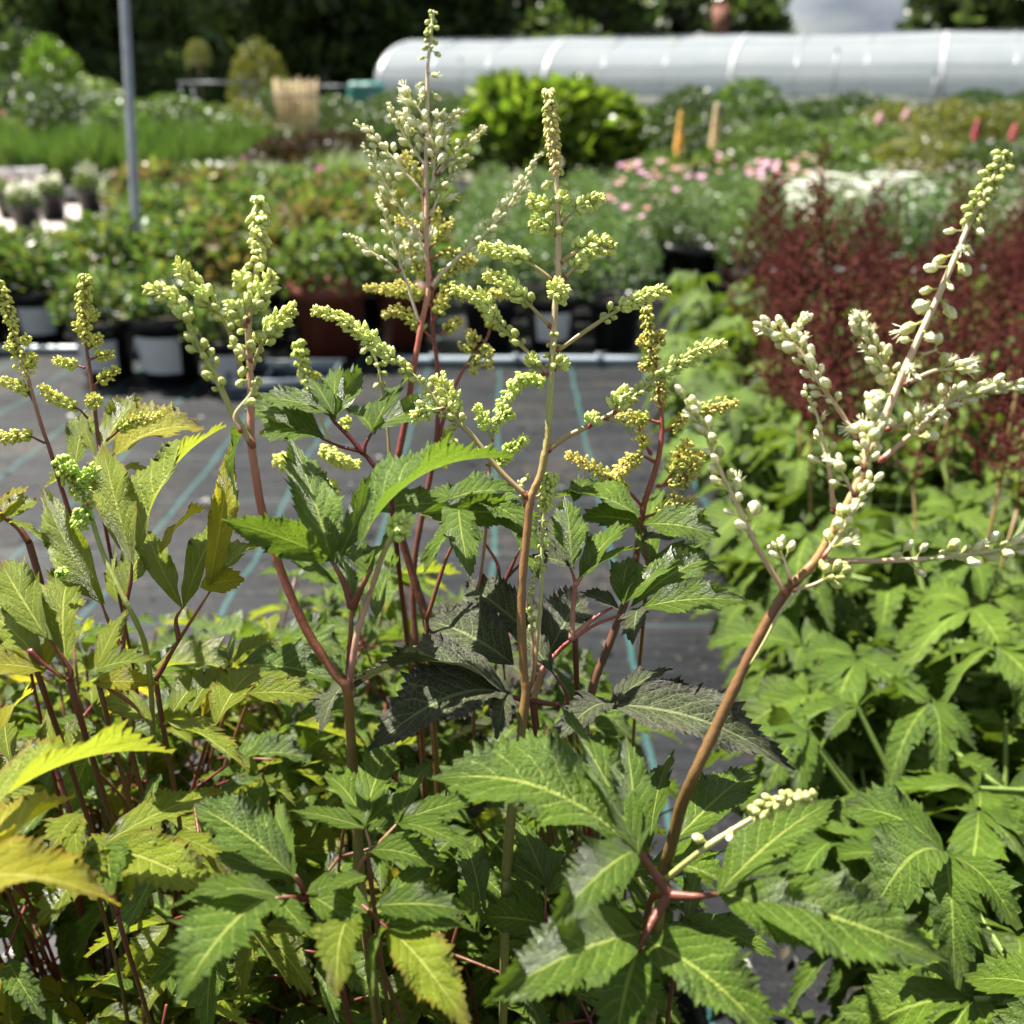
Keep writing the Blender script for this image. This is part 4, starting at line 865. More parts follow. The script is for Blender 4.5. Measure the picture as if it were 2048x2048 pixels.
branch(st, r1, [(484, 740), (453, 649), (426, 618), (405, 587), (378, 556), (353, 522)], d + .01, 'mid', r, r0=.0013, s0=.3, st=.62, rad=.0040, bead=.0020, per=2, **BG)
branch(st, r1, [(505, 735), (522, 690), (545, 655), (570, 630), (592, 615)], d + .025, 'mid', r, r0=.0012, s0=.15, st=.5, rad=.0045, bead=.0020, per=2, **BG)
branch(st, r1, [(508, 575), (490, 560), (470, 548)], d, 'mid', r, r0=.001, s0=.2, st=.5, rad=.0030, bead=.0021, per=2, **BG)
branch(st, r1, [(497, 640), (520, 590), (548, 548)], d - .008, 'mid', r, r0=.001, s0=.15, st=.3, rad=.0046, bead=.0021, per=2, **BG)
branch(st, r1, [(490, 650), (470, 620), (455, 600)], d - .01, 'mid', r, r0=.001, s0=.2, st=.4, rad=.0030, bead=.0021, per=2, **BG)
branch(st, r1, [(500, 720), (478, 700), (462, 690)], d - .01, 'open', r, r0=.001, kind='green', size=.012, per=2)
branch(st, r1, [(480, 860), (470, 830), (500, 790), (512, 760)], d - .012, 'open', r, r0=.001, kind='green', size=.011, s0=.5)
mb = MB(); tight_cluster(mb, pa, 0, .085, .0042, .0022, (.42, .48, .15), (.44, .46, .15), r, .25); mb.build('flower_branch', M['bud'], st)
open_buds(st, r1, pa, .09, .27, .0115, 'green', r, per=2, spacing=.006, spread=1.1)
# its pinkish twin shoot and red leaf stalks from the joint
st, pa = fstem(F1, r1, [(697, 1378), (702, 1340), (714, 1270), (735, 1200), (752, 1150, .45), (772, 1095, .44), (800, 1050, .43)], .46, .0017, .0011, [RED, ROSE, (.45, .30, .22), (.34, .38, .14)])
branch(st, r1, [(790, 1062, .435), (800, 1048, .43), (812, 1042, .425)], .43, 'tight', r, r0=.001, s0=.0, rad=.0048, bead=.0021, c0=(.36, .48, .10), c1=(.46, .54, .18))
petiole_leaf(F1, r1, [[(697, 1380, .465), (700, 1300, .465), (704, 1215, .46)], [(704, 1215, .46), (688, 1165, .46), (663, 1121, .46)], [(704, 1215, .46), (722, 1178, .455), (745, 1135, .45)]], [
    (663, 1121, 586, 882, 112, dict(roll=12, dt=.50, bend=.05)), (655, 1118, 446, 1041, 74, dict(dt=.44, roll=-20, bend=.14)), (675, 1122, 766, 940, 56, dict(dt=.50)),
    (667, 1165, 540, 1092, 34, dict(up=.4)), (726, 1088, 1024, 918, 104, dict(d=.445, dt=.46, bend=.18, roll=-18, big=.28)),
    (735, 1146, 690, 1095, 62, dict(roll=30)), (738, 1140, 800, 1080, 74, dict(roll=-40, d=.44)), (755, 1232, 797, 1122, 62, dict(d=.49)), (704, 1195, 690, 1118, 38, dict(d=.48))], 'green', .46, r=.0021, root_link=False)

# I2: centre panicle
d = .50
st, pa = fstem(F2, r2, [(1097, 181), (1103, 250), (1110, 326), (1116, 435), (1117, 543), (1110, 616), (1107, 688), (1103, 744), (1098, 830), (1094, 882), (1081, 950), (1061, 998), (1054, 1067), (1043, 1193), (1047, 1338), (1052, 1380), (1047, 1430), (1038, 1522), (1022, 1638), (1012, 1757, .51)], d, .0012, .0026,
               [(.48, .5, .2), (.55, .46, .28), (.58, .40, .28), (.52, .40, .24), (.40, .40, .14), (.34, .24, .09), (.26, .10, .05), (.20, .085, .03), (.19, .08, .03), (.15, .12, .03), (.14, .14, .04)])
down(F2, r2, (1012, 1757), .51, .0024, OLIVE)
K = dict(kind='green', size=.0095, col=[(.40, .26, .14), (.40, .40, .18), (.38, .42, .14)])
def B2(pts, **k):
    kk = dict(K); kk.update(k); dd = kk.pop('d', d); branch(st, r2, pts, dd, kk.pop('style', 'mid'), r, **kk)
B2([(1097, 900), (1130, 875), (1175, 853), (1230, 824), (1265, 796), (1302, 766), (1345, 735), (1385, 708), (1420, 694), (1450, 692)], r0=.0015, s0=.42, st=.66, rad=.0040, bead=.0016)
B2([(1052, 992), (998, 940), (940, 867), (885, 817), (838, 762), (770, 704), (715, 657), (678, 636), (630, 622)], r0=.0016, s0=.33, st=.68, rad=.0038, bead=.0016)
B2([(1117, 700), (1186, 652), (1244, 616), (1302, 587), (1340, 582)], r0=.0012, s0=.4, st=.6, rad=.0035, bead=.0016)
B2([(1096, 748), (1048, 697), (998, 650), (975, 610), (950, 590), (905, 580)], r0=.0012, s0=.28, st=.6, rad=.0034, bead=.0016)
B2([(1099, 652), (1048, 598), (1012, 565), (969, 547)], r0=.0011, s0=.3, st=.45, rad=.0040, bead=.0017)
B2([(1103, 558), (1063, 529), (1012, 504), (958, 496)], r0=.0011, s0=.35, st=.4, rad=.0036, bead=.0017)
B2([(1121, 525), (1157, 500), (1195, 492), (1232, 496)], r0=.0012, s0=.3, st=.33, rad=.0056, bead=.0017)
B2([(1130, 555), (1152, 532), (1176, 515)], r0=.001, s0=.3, st=.6, rad=.0030, bead=.0017)
B2([(1112, 431), (1085, 410), (1056, 399)], r0=.0009, s0=.3, st=.4, rad=.0036, bead=.0017)
B2([(1112, 471), (1090, 450), (1059, 442)], r0=.0009, s0=.3, st=.35, rad=.0042, bead=.0016)
B2([(1123, 449), (1143, 428), (1172, 408), (1208, 397)], r0=.0009, s0=.35, st=.45, rad=.0036, bead=.0017)
B2([(1116, 410), (1126, 396), (1134, 386)], r0=.0008, s0=.2, st=.3, rad=.0032, bead=.0016)
B2([(1115, 600, .495), (1116, 582, .488), (1118, 566, .482)], r0=.0012, s0=.2, st=.2, rad=.0056, bead=.0016)
B2([(1109, 740), (1122, 728), (1134, 716)], r0=.0009, s0=.2, st=.4, rad=.0036, bead=.0019)
B2([(1085, 748), (1068, 728), (1060, 706)], r0=.0009, s0=.2, st=.5, rad=.0030, bead=.0019)
B2([(885, 817), (860, 822), (822, 838)], d=.495, r0=.0009, s0=.4, st=.4, rad=.0034, bead=.0017)
B2([(930, 858), (915, 830), (895, 790), (872, 750)], d=.505, r0=.0011, s0=.3, st=.3, rad=.0052, bead=.0016)
B2([(1230, 824), (1240, 800), (1262, 780)], d=.495, r0=.001, s0=.3, st=.2, rad=.0048, bead=.0018)
B2([(1215, 838), (1240, 846), (1262, 862)], d=.495, r0=.001, s0=.4, st=.6, rad=.003, bead=.0018, style='open')
B2([(1180, 851), (1185, 838), (1193, 826)], d=.495, r0=.001, s0=.3, st=.2, rad=.0036, bead=.0019)
mb = MB(); tight_cluster(mb, pa, 0, .108, .0034, .0016, (.40, .42, .12), (.50, .40, .16), r, .18); mb.build('flower_branch', M['bud'], st)
open_buds(st, r2, pa, .09, .17, .0105, 'green', r, per=2, spacing=.008, spread=.8)
open_buds(st, r2, pa, .30, .345, .0075, 'green', r, per=3, spacing=.005, spread=.7)
# I8: thin pale spray beside it
st, pa = fstem(F2, r2, [(1099, 947), (1092, 1000), (1085, 1060), (1083, 1175), (1076, 1260), (1067, 1352), (1055, 1385)], .505, .0007, .0012, [(.36, .44, .12), (.42, .46, .18), (.40, .42, .16), (.40, .25, .12), RED])
mb = MB(); tight_cluster(mb, pa, 0, .17, .0042, .0018, (.34, .42, .10), (.40, .46, .12), r, .2); mb.build('flower_branch', M['bud'], st)
open_buds(st, r2, pa, .15, .42, .0085, 'green', r, per=2, spacing=.006, spread=.5)
branch(st, r2, [(1070, 1330), (1064, 1260), (1061, 1200), (1068, 1150), (1072, 1125)], .51, 'open', r, kind='green', size=.008, s0=.3, per=2, spacing=.005, spread=.6)
branch(st, r2, [(1064, 1000, .5), (1085, 985), (1100, 960)], .505, 'tight', r, r0=.0008, s0=.5, rad=.003, bead=.0017, c0=(.34, .42, .1), c1=(.4, .44, .12))
branch(st, r2, [(1050, 1010), (1040, 975), (1055, 955)], .505, 'open', r, kind='green', size=.008, s0=.2, per=2)

# I6: right near panicle with separate cream buds
d = .43
st, pa = fstem(F3, r3, [(2014, 305), (1976, 375), (1940, 445), (1908, 520), (1876, 594), (1843, 665), (1813, 731), (1786, 795), (1760, 859), (1732, 925), (1707, 986), (1672, 1050), (1638, 1113), (1600, 1155), (1569, 1187), (1520, 1270), (1473, 1367), (1430, 1460), (1389, 1548), (1360, 1620, .44), (1341, 1696, .45), (1325, 1740, .46)], d, .0010, .0028,
               [(.50, .54, .2), (.60, .48, .32), (.62, .48, .34), (.60, .44, .32), (.56, .38, .26), (.40, .25, .10), (.24, .12, .04), (.16, .065, .026), (.15, .068, .026), (.14, .075, .024), (.13, .085, .027)])
down(F3, r3, (1325, 1740), .46, .0026, OLIVE)
K3 = dict(kind='cream', size=.0145, col=[(.50, .30, .20), (.58, .48, .34), (.58, .54, .32)])
def B3(pts, dd=d, style='open', **k):
    kk = dict(K3); kk.update(k); kk['size'] *= 1.08; kk['spacing'] = kk.get('spacing', .0065) * .72; branch(st, r3, pts, dd, style, r, **kk)
open_buds(st, r3, pa, .0, .085, .0095, 'green', r, per=4, spacing=.0034, spread=.8, tip_small=.3)
open_buds(st, r3, pa, .085, .19, .0125, 'cream', r, per=1, spacing=.0034, spread=.9, tip_small=.9)
open_buds(st, r3, pa, .19, .36, .0155, 'cream', r, per=1, spacing=.0052, spread=1.2, tip_small=1.)
B3([(1638, 1121), (1710, 1122), (1783, 1121), (1850, 1118), (1913, 1112), (1980, 1103), (2047, 1094), (2110, 1085)], r0=.0014, s0=.28, size=.0140, spacing=.0060, tip_small=.7, spread=.9)
B3([(1569, 1183), (1535, 1130), (1507, 1081), (1485, 1035), (1468, 998), (1450, 960), (1435, 925), (1420, 890), (1410, 860), (1392, 828), (1375, 803)], d - .005, r0=.0013, s0=.25, size=.0135, spacing=.0062, tip_small=.7)
B3([(1580, 1160), (1572, 1130), (1562, 1104)], d - .004, r0=.0009, s0=.7, size=.010, per=4, spacing=.004, tip_small=.9)
B3([(1590, 1180), (1625, 1170), (1650, 1158), (1668, 1152)], d - .004, r0=.0009, s0=.72, size=.011, per=4, spacing=.004, tip_small=.9, kind='green')
B3([(1649, 1112), (1681, 1067), (1705, 1025), (1722, 995), (1739, 968)], d - .004, r0=.0010, s0=.12, size=.0115, per=2, spacing=.0072, tip_small=.7)
B3([(1667, 1020), (1660, 951), (1650, 900), (1641, 867), (1634, 830), (1612, 790)], d + .01, r0=.0011, s0=.35, size=.0125, spacing=.0075)
B3([(1714, 880), (1690, 838), (1670, 809), (1645, 775), (1623, 741), (1605, 705), (1594, 670), (1605, 645)], d + .006, r0=.0012, s0=.3, size=.0120, per=2, spacing=.006, tip_small=.6)
B3([(1612, 720), (1592, 695), (1570, 676), (1544, 661)], d + .004, r0=.0009, s0=.2, size=.0115, per=2, spacing=.005, tip_small=.9)
B3([(1728, 935), (1738, 880), (1745, 850), (1746, 818)], d - .016, r0=.0012, s0=.0, size=.0115, per=3, spacing=.0056, tip_small=.7)
B3([(1765, 918), (1800, 888), (1833, 860), (1862, 832), (1891, 806), (1925, 792), (1964, 784), (2029, 778)], d - .003, r0=.0013, s0=.22, size=.0125, per=2, spacing=.0068, tip_small=.62)
B3([(1779, 857), (1815, 845), (1855, 831), (1885, 815), (1905, 790)], d + .006, r0=.0011, s0=.3, size=.0115, per=1, spacing=.007)
B3([(1783, 795), (1778, 765), (1772, 741), (1755, 712), (1739, 686), (1728, 668), (1718, 648)], d + .006, r0=.0011, s0=.25, size=.0115, per=3, spacing=.0062, tip_small=.7)
B3([(1815, 766), (1843, 752), (1870, 741), (1900, 738)], d - .003, r0=.0011, s0=.78, size=.012, per=3, spacing=.005, tip_small=.9)
B3([(1838, 710), (1858, 705), (1876, 698)], d, r0=.0009, s0=.8, size=.012, per=2, spacing=.005, tip_small=.9)
B3([(1708, 990), (1690, 955), (1680, 940)], d - .01, r0=.0009, s0=.3, size=.0125, per=2, spacing=.006, tip_small=.9)
mb = MB(); tube(mb, path_of(r3, [(1602, 1172), (1560, 1225), (1530, 1280), (1500, 1330)], d - .004), np.linspace(.0009, .0004, 19), 5, [PALE, (.42, .40, .16)]); mb.build('bract', M['stem'], st)
# I7: short nodding spray over the right leaf
st, pa = fstem(F3, r3, [(1634, 1603, .392), (1594, 1596, .392), (1549, 1607, .395), (1506, 1636), (1457, 1665), (1406, 1699), (1327, 1762, .415)], .40, .0008, .0013, [(.42, .46, .18), (.48, .38, .24), (.46, .36, .22), (.44, .42, .18), (.34, .36, .10)])
open_buds(st, r3, pa, .0, .30, .0085, 'green', r, per=4, spacing=.0028, spread=.8, tip_small=.95)
open_buds(st, r3, pa, .32, .62, .0100, 'cream', r, per=1, spacing=.012, spread=1.2, tip_small=1.)
# F3 leaves
petiole_leaf(F3, r3, [[(1338, 1790, .41), (1308, 1745, .41), (1272, 1700, .41), (1250, 1691, .41)], [(1338, 1790, .41), (1390, 1793, .405), (1443, 1787, .405)], [(1338, 1790, .41), (1310, 1835, .405), (1284, 1884, .40), (1277, 1904, .40)], [(1338, 1790, .41), (1305, 1795, .43), (1285, 1860, .5)]], [
    (1252, 1693, 864, 1560, 128, dict(dt=.42, bend=.17, roll=8, a=.85, b_=1.1, d=.41, big=.12)),
    (1272, 1699, 1121, 1413, 96, dict(dt=.45, bend=.05, big=.25, roll=10)), (1276, 1699, 1254, 1477, 90, dict(dt=.45, bend=.06, big=.3)),
    (1266, 1707, 1099, 1858, 112, dict(bend=.12, roll=-10)), (1273, 1873, 969, 2006, 150, dict(dt=.365, bend=.14, roll=5, a=.9)),
    (1276, 1906, 1228, 2110, 150, dict(dt=.37, bend=.1)), (1297, 1886, 1556, 2100, 150, dict(dt=.365, bend=.12, a=.9)),
    (1442, 1783, 1674, 1597, 124, dict(dt=.43, bend=.08, roll=-15)), (1446, 1787, 1694, 1890, 112, dict(dt=.385, bend=.1, roll=20)),
    (1470, 1782, 1890, 1920, 170, dict(dt=.385, bend=.16, a=1.1, roll=8))], 'green', .405, r=.0023, col=[RED, RED, DRED], teeth=None)
petiole_leaf(F3, r3, [[(1330, 1790, .47), (1300, 1720, .48), (1290, 1690, .48)]], [
    (1352, 1680, 1508, 1543, 105, dict(roll=10)), (1300, 1690, 1346, 1506, 62), (1290, 1690, 1190, 1578, 60), (1310, 1730, 1450, 1765, 80, dict(roll=-20)), (1285, 1700, 1250, 1600, 70),
    (1330, 1760, 1520, 1700, 60), (1300, 1740, 1200, 1760, 60)], 'green', .47, r=.0014)
petiole_leaf(F3, r3, [[(1360, 1850, .5), (1375, 1845, .49)]], [(1375, 1845, 1550, 1915, 60), (1375, 1840, 1395, 1750, 40), (1370, 1850, 1480, 1960, 70), (1360, 1850, 1300, 1960, 60)], 'green', .49)
# F1/F2 front leaves
petiole_leaf(F1, r1, [[(712, 1760, .44), (725, 1722, .44), (741, 1700, .44), (728, 1649, .44)], [(735, 1712, .44), (765, 1680, .44), (795, 1647, .44)]], [
    (728, 1651, 791, 1489, 66), (728, 1652, 650, 1550, 60, dict(roll=20)), (730, 1653, 800, 1592, 38), (726, 1656, 575, 1622, 52), (797, 1645, 871, 1520, 56, dict(roll=-15)),
    (800, 1643, 964, 1594, 62, dict(roll=15)), (800, 1647, 945, 1702, 56), (742, 1704, 895, 1742, 64, dict(bend=.14)), (745, 1660, 820, 1660, 45, dict(d=.47))], 'green', .44, r=.0013, col=[RED, PINK, ROSE])
petiole_leaf(F2, r2, [[(712, 1800, .42), (741, 1825, .415), (777, 1859, .41)]], [
    (759, 1808, 862, 1720, 46, dict(roll=30)), (760, 1813, 938, 1822, 76, dict(bend=.14)), (778, 1857, 950, 1864, 80, dict(bend=.18)), (780, 1862, 942, 2060, 104, dict(m='lime', dt=.37)),
    (772, 1860, 748, 1990, 52), (712, 1838, 674, 1998, 88, dict(m='lime', bend=.15)), (735, 1830, 640, 1775, 60), (722, 1757, 640, 1795, 50), (735, 1840, 640, 1880, 60)], 'green', .415, r=.0013, col=[DRED, RED, RED])
petiole_leaf(F1, r1, [[(640, 1800, .43), (618, 1797, .425), (594, 1757, .42), (586, 1750, .42)], [(616, 1797, .425), (553, 1795, .41)]], [
    (578, 1748, 388, 1612, 92, dict(roll=10, dt=.44)), (587, 1750, 551, 1616, 52), (577, 1754, 435, 1707, 50, dict(roll=-15)), (552, 1795, 337, 1820, 66, dict(d=.40, bend=.2)),
    (540, 1797, 356, 2004, 150, dict(d=.40, dt=.355, bend=.12, big=.3)), (555, 1797, 625, 1875, 54), (625, 1785, 715, 1765, 52), (628, 1792, 735, 1862, 58)], 'green', .42, r=.0018, col=[RED, RED, ROSE])
petiole_leaf(F2, r2, [[(1085, 1870, .5), (1090, 1840, .5), (1092, 1770, .5)], [(1085, 1870, .5), (1105, 1855, .5)]], [
    (1090, 1850, 960, 1835, 70), (1088, 1850, 1000, 1760, 60), (1095, 1775, 1030, 1640, 64), (1095, 1790, 1120, 1680, 40), (1100, 1785, 1175, 1740, 50), (1100, 1855, 1230, 1815, 50), (1090, 1770, 1010, 1720, 40),
    (1105, 1850, 1060, 1930, 60), (960, 1800, 930, 1690, 66), (950, 1850, 960, 1710, 70)], 'green', .5, r=.0011)

# --- left plant: yellow-green leaves with red-tinged edges
A1, ra = plant(-.27, .50, 'yellow green astilbe with red edged upright leaflets at the left edge of the photograph')
A2, rb_ = plant(-.225, .37, 'golden yellow astilbe with broad arching leaves at the near left corner')
d = .52
petiole_leaf(A1, ra, [[(311, 1360), (358, 1280), (420, 1183)], [(358, 1280), (352, 1240), (365, 1215)]], [
    (285, 1092, 453, 853, 96, dict(roll=-22, bend=.13, m='lime', dt=.56)), (417, 1172, 458, 894, 56, dict(m='gold', roll=45, dt=.54)), (363, 1212, 296, 1062, 56, dict()),
    (370, 1212, 478, 1012, 66), (425, 1170, 537, 1084, 52, dict(roll=-15)), (410, 1172, 488, 1160, 58, dict(m='gold', roll=25)), (326, 1103, 410, 1018, 44, dict(m='gold'))], 'lime', d, r=.0015, amp=.06, big=.07)
petiole_leaf(A1, ra, [[(240, 1400), (246, 1300), (250, 1215), (240, 1180)], [(246, 1300), (220, 1250), (201, 1201)], [(250, 1215), (262, 1160), (264, 1121)]], [
    (201, 1201, 84, 975, 98, dict(bend=.1, dt=.54)), (264, 1121, 205, 892, 86, dict(dt=.55, bend=.12, d=.51)), (254, 1195, 300, 1090, 46), (205, 1205, 120, 1130, 56), (262, 1120, 280, 1010, 40, dict(m='lime')), (235, 1200, 232, 1110, 46)], 'lime', d, r=.0014, amp=.05, big=.04)
petiole_leaf(A1, ra, [[(200, 1000), (196, 930), (190, 905)]], [
    (152, 940, 190, 828, 44), (203, 904, 281, 798, 54, dict(roll=10)), (232, 915, 408, 857, 56, dict(m='gold', roll=-10, bend=.14)), (246, 940, 300, 950, 34), (190, 905, 165, 850, 30), (160, 950, 90, 975, 30)], 'lime', .58, r=.0011)
petiole_leaf(A1, ra, [[(138, 1360), (140, 1338), (90, 1265)], [(60, 1300), (90, 1330), (134, 1360)]], [
    (90, 1270, 4, 1128, 96), (134, 1338, 146, 1138, 66, dict(m='lime')), (87, 1345, 138, 1255, 52, dict(m='gold')), (100, 1275, 20, 1190, 60), (192, 1338, 247, 1225, 46, dict(roll=20)), (85, 1332, -20, 1230, 70), (80, 1340, -30, 1330, 60, dict(m='gold')), (195, 1340, 310, 1320, 50)], 'lime', .47, r=.0015, col=[DRED, RED, RED])
petiole_leaf(A1, ra, [[(58, 1085), (36, 1055), (0, 1025), (-30, 960)]], [(7, 1041, 74, 1000, 38), (20, 1045, 95, 1090, 30), (0, 1030, -60, 1060, 50), (0, 1035, 55, 975, 34, dict(m='gold'))], 'lime', .56, r=.0020, col=[RED, DRED, DRED])
petiole_leaf(A1, ra, [[(196, 1362, .5), (260, 1405, .5), (300, 1450, .5)]], [(196, 1366, 318, 1368, 48, dict(m='gold')), (333, 1449, 493, 1541, 84, dict(m='lime')), (344, 1431, 417, 1346, 52), (435, 1446, 518, 1336, 76), (504, 1388, 657, 1399, 62, dict(roll=12)),
    (380, 1430, 440, 1340, 40), (300, 1440, 210, 1400, 54)], 'lime', .50, r=.0014, col=[DRED, DRED, OLIVE])
petiole_leaf(A2, rb_, [[(-30, 1780, .38), (-60, 1700, .38)]], [
    (-90, 1690, 344, 1507, 116, dict(dt=.43, bend=.16, roll=-12)), (-80, 1790, 150, 1594, 104, dict(m='gold', dt=.41, roll=-25)), (-110, 1775, 240, 1812, 150, dict(m='gold', d=.355, dt=.36, bend=.16, roll=-25, a=.9))], 'lime', .38, r=.002, root_link=False)
petiole_leaf(A2, rb_, [[(235, 1830, .47), (222, 1740, .47), (214, 1690, .47)]], [
    (214, 1687, 458, 1583, 82, dict(bend=.12)), (228, 1703, 455, 1802, 124, dict(m='lime', bend=.12)), (210, 1695, 225, 1790, 96, dict(m='green')), (190, 1695, 190, 1800, 70, dict(m='lime')), (159, 1634, 105, 1700, 56), (355, 1674, 482, 1744, 58, dict(m='lime')),
    (248, 1710, 262, 1800, 36), (355, 1680, 300, 1740, 40, dict(m='green')), (155, 1640, 160, 1740, 56), (240, 1700, 140, 1720, 50)], 'lime', .46, r=.0012, col=[DRED, RED, RED])
petiole_leaf(A2, rb_, [[(120, 1560, .5), (110, 1530, .5)]], [(36, 1558, 88, 1466, 62), (109, 1528, 92, 1426, 52), (5, 1455, 66, 1384, 46, dict(m='gold')), (315, 1560, 308, 1640, 50, dict(m='green')), (130, 1540, 170, 1450, 50), (20, 1520, 10, 1440, 50)], 'lime', .5)
# sprays of plant A1: two on the far left and the green one in front
G0 = dict(bead=.0012, c0=(.34, .38, .07), c1=(.46, .46, .10), col=[RED, PINK, TAN], lump=.25)
d = .56
st, pa = fstem(A1, ra, [(-8, 560), (14, 616), (36, 688), (54, 748), (80, 842), (100, 900), (118, 960), (150, 1060)], d, .0007, .0013, [(.34, .36, .10), TAN, ROSE, PINK, RED, RED])
mb = MB(); tight_cluster(mb, pa, 0, .22, .0036, .0014, (.34, .38, .07), (.46, .46, .10), r, .3); tight_cluster(mb, pa, .22, .4, .0036, .0014, (.34, .38, .07), (.46, .46, .10), r, .8, .5); mb.build('flower_branch', M['bud'], st)
for q, rd in (([(87, 885), (50, 870), (0, 877), (-30, 880)], .0034), ([(69, 806), (55, 785), (36, 770), (0, 762)], .0032), ([(50, 740), (62, 725), (70, 708)], .0032), ([(40, 700), (24, 694), (10, 690)], .0030), ([(38, 690), (50, 680), (58, 672)], .0028)):
    branch(st, ra, q, d, 'tight', r, r0=.0007, s0=.25, rad=rd, **G0)
st, pa = fstem(A1, ra, [(172, 551), (168, 598), (172, 688), (174, 704), (185, 777), (196, 875), (205, 960), (215, 1060)], d + .01, .0006, .0014, [(.34, .36, .10), PINK, RED, RED, DRED])
mb = MB(); tight_cluster(mb, pa, 0, .27, .0038, .0014, (.34, .38, .07), (.48, .46, .10), r, .3); mb.build('flower_branch', M['bud'], st)
for q, rd in (([(174, 835), (160, 820), (145, 813), (109, 795), (82, 772)], .0033), ([(167, 735), (140, 728), (107, 720)], .0030), ([(181, 719), (200, 712), (228, 709)], .0030), ([(188, 770), (210, 755), (235, 736)], .0033),
              ([(174, 700), (190, 685), (202, 668)], .0030), ([(170, 640), (184, 632), (196, 622)], .0028), ([(165, 668), (158, 655), (150, 645)], .0028), ([(188, 806, .56), (188, 803, .555), (190, 800, .55)], .0042), ([(215, 880), (254, 848), (290, 838), (322, 829)], .0034)):
    branch(st, ra, q, d + .01, 'tight', r, r0=.0007, s0=.25, rad=rd, **G0)
st, pa = fstem(A1, ra, [(120, 915, .49), (145, 962, .49), (170, 994, .49), (203, 1099, .485), (239, 1179, .48), (268, 1235, .48), (290, 1290, .49), (302, 1380, .50), (306, 1500, .52)], .48, .0010, .0014, [(.22, .32, .06), (.24, .30, .07), (.24, .26, .06), OLIVE])
G1 = dict(bead=.0013, c0=(.22, .34, .05), c1=(.36, .46, .10), col=[(.24, .3, .07)] * 2)
mb = MB(); tight_cluster(mb, pa, 0, .17, .0046, .0013, (.24, .34, .05), (.40, .46, .10), r, .3); mb.build('flower_branch', M['bud'], st)
for q, rd in (([(175, 1010), (165, 1030), (160, 1045), (166, 1060)], .0044), ([(150, 970), (180, 950), (192, 930)], .0036), ([(135, 950), (145, 930), (150, 925)], .0036)):
    branch(st, ra, q, .485, 'tight', r, r0=.0007, s0=.2, rad=rd, **G1)
branch(st, ra, [(120, 1140), (126, 1148), (130, 1158)], .5, 'tight', r, s0=0, rad=.003, **G1)

# --- back plants: tall white panicle, dark stems, bronze leaves
B1, rc = plant(-.06, .70, 'tall astilbe with red stems and an airy cream panicle, the highest spike in the picture')
Bb, rd_ = plant(.10, .66, 'bronze leaved astilbe with dark red stems and tight yellow green bud spikes')
d = .62
st, pa = fstem(B1, rc, [(867, 22), (861, 80), (855, 145), (855, 235), (852, 320), (853, 399), (853, 507), (857, 580), (846, 634), (834, 699), (826, 741), (813, 831), (797, 910), (782, 978), (790, 1030), (806, 1085), (831, 1168), (853, 1240), (862, 1330), (866, 1440, .66)], d, .0009, .0028,
               [(.58, .56, .34), (.60, .50, .38), (.58, .42, .32), (.54, .30, .20), (.42, .12, .09), (.24, .04, .04), (.17, .03, .03), (.13, .03, .02), (.12, .03, .02), (.16, .07, .04)])
down(B1, rc, (866, 1440), .66, .0024, BROWN)
K4 = dict(kind='cream', size=.0138, col=[(.58, .46, .36), (.64, .58, .44), (.60, .58, .36)])
def B4(pts, dd=d, **k):
    kk = dict(K4); kk.update(k); kk['spacing'] = kk.get('spacing', .006) * 1.0; branch(st, rc, pts, dd, kk.pop('style', 'open'), r, **kk)
open_buds(st, rc, pa, .0, .05, .0085, 'green', r, per=3, spacing=.0042, spread=.7, tip_small=.3)
open_buds(st, rc, pa, .05, .155, .0125, 'cream', r, per=1, spacing=.0048, spread=1., tip_small=.9)
B4([(862, 575), (885, 545), (925, 507), (952, 485), (976, 460), (1000, 435), (1020, 409), (1045, 370), (1070, 322)], r0=.0013, s0=.3, spacing=.0062, per=2, tip_small=.55)
B4([(838, 645), (824, 600), (813, 562), (795, 514), (780, 464), (770, 430), (762, 399)], r0=.0012, s0=.4, spacing=.006, per=2)
B4([(795, 543), (778, 525), (759, 514), (730, 495), (702, 475)], r0=.0009, s0=.25, spacing=.006, per=2)
B4([(800, 540), (812, 520), (825, 500), (826, 480)], r0=.0009, s0=.3, spacing=.006, per=2)
B4([(847, 482), (813, 435), (790, 400), (773, 370), (750, 330), (726, 293)], r0=.0011, s0=.25, spacing=.006, per=2)
B4([(849, 388), (806, 341), (790, 320), (770, 301), (745, 275), (715, 250)], r0=.0011, s0=.2, spacing=.006, per=2)
B4([(851, 333), (832, 306), (813, 279), (795, 245), (780, 213)], r0=.0010, s0=.15, spacing=.0052, per=2)
B4([(847, 268), (830, 250), (813, 233)], r0=.0008, s0=.1, spacing=.0052, per=3)
B4([(852, 240), (835, 215), (822, 198)], r0=.0008, s0=.55, spacing=.006, per=3, tip_small=.9)
B4([(860, 435), (870, 410), (882, 384), (894, 365), (906, 342)], r0=.0009, s0=.3, spacing=.0052, per=2)
B4([(862, 380), (867, 355), (871, 308), (882, 254), (905, 238), (928, 224)], r0=.0010, s0=.2, spacing=.0045, per=2)
B4([(871, 308), (862, 270), (872, 240), (885, 228)], r0=.0009, s0=.2, spacing=.0052, per=2)
B4([(872, 348), (895, 322), (918, 301), (942, 280), (966, 260)], r0=.0010, s0=.15, spacing=.0048, per=2)
B4([(880, 345), (900, 328), (930, 318)], r0=.0008, s0=.2, spacing=.005, per=2)
B4([(855, 520), (840, 480), (832, 460)], d + .01, r0=.0008, s0=.3, spacing=.006, per=2)
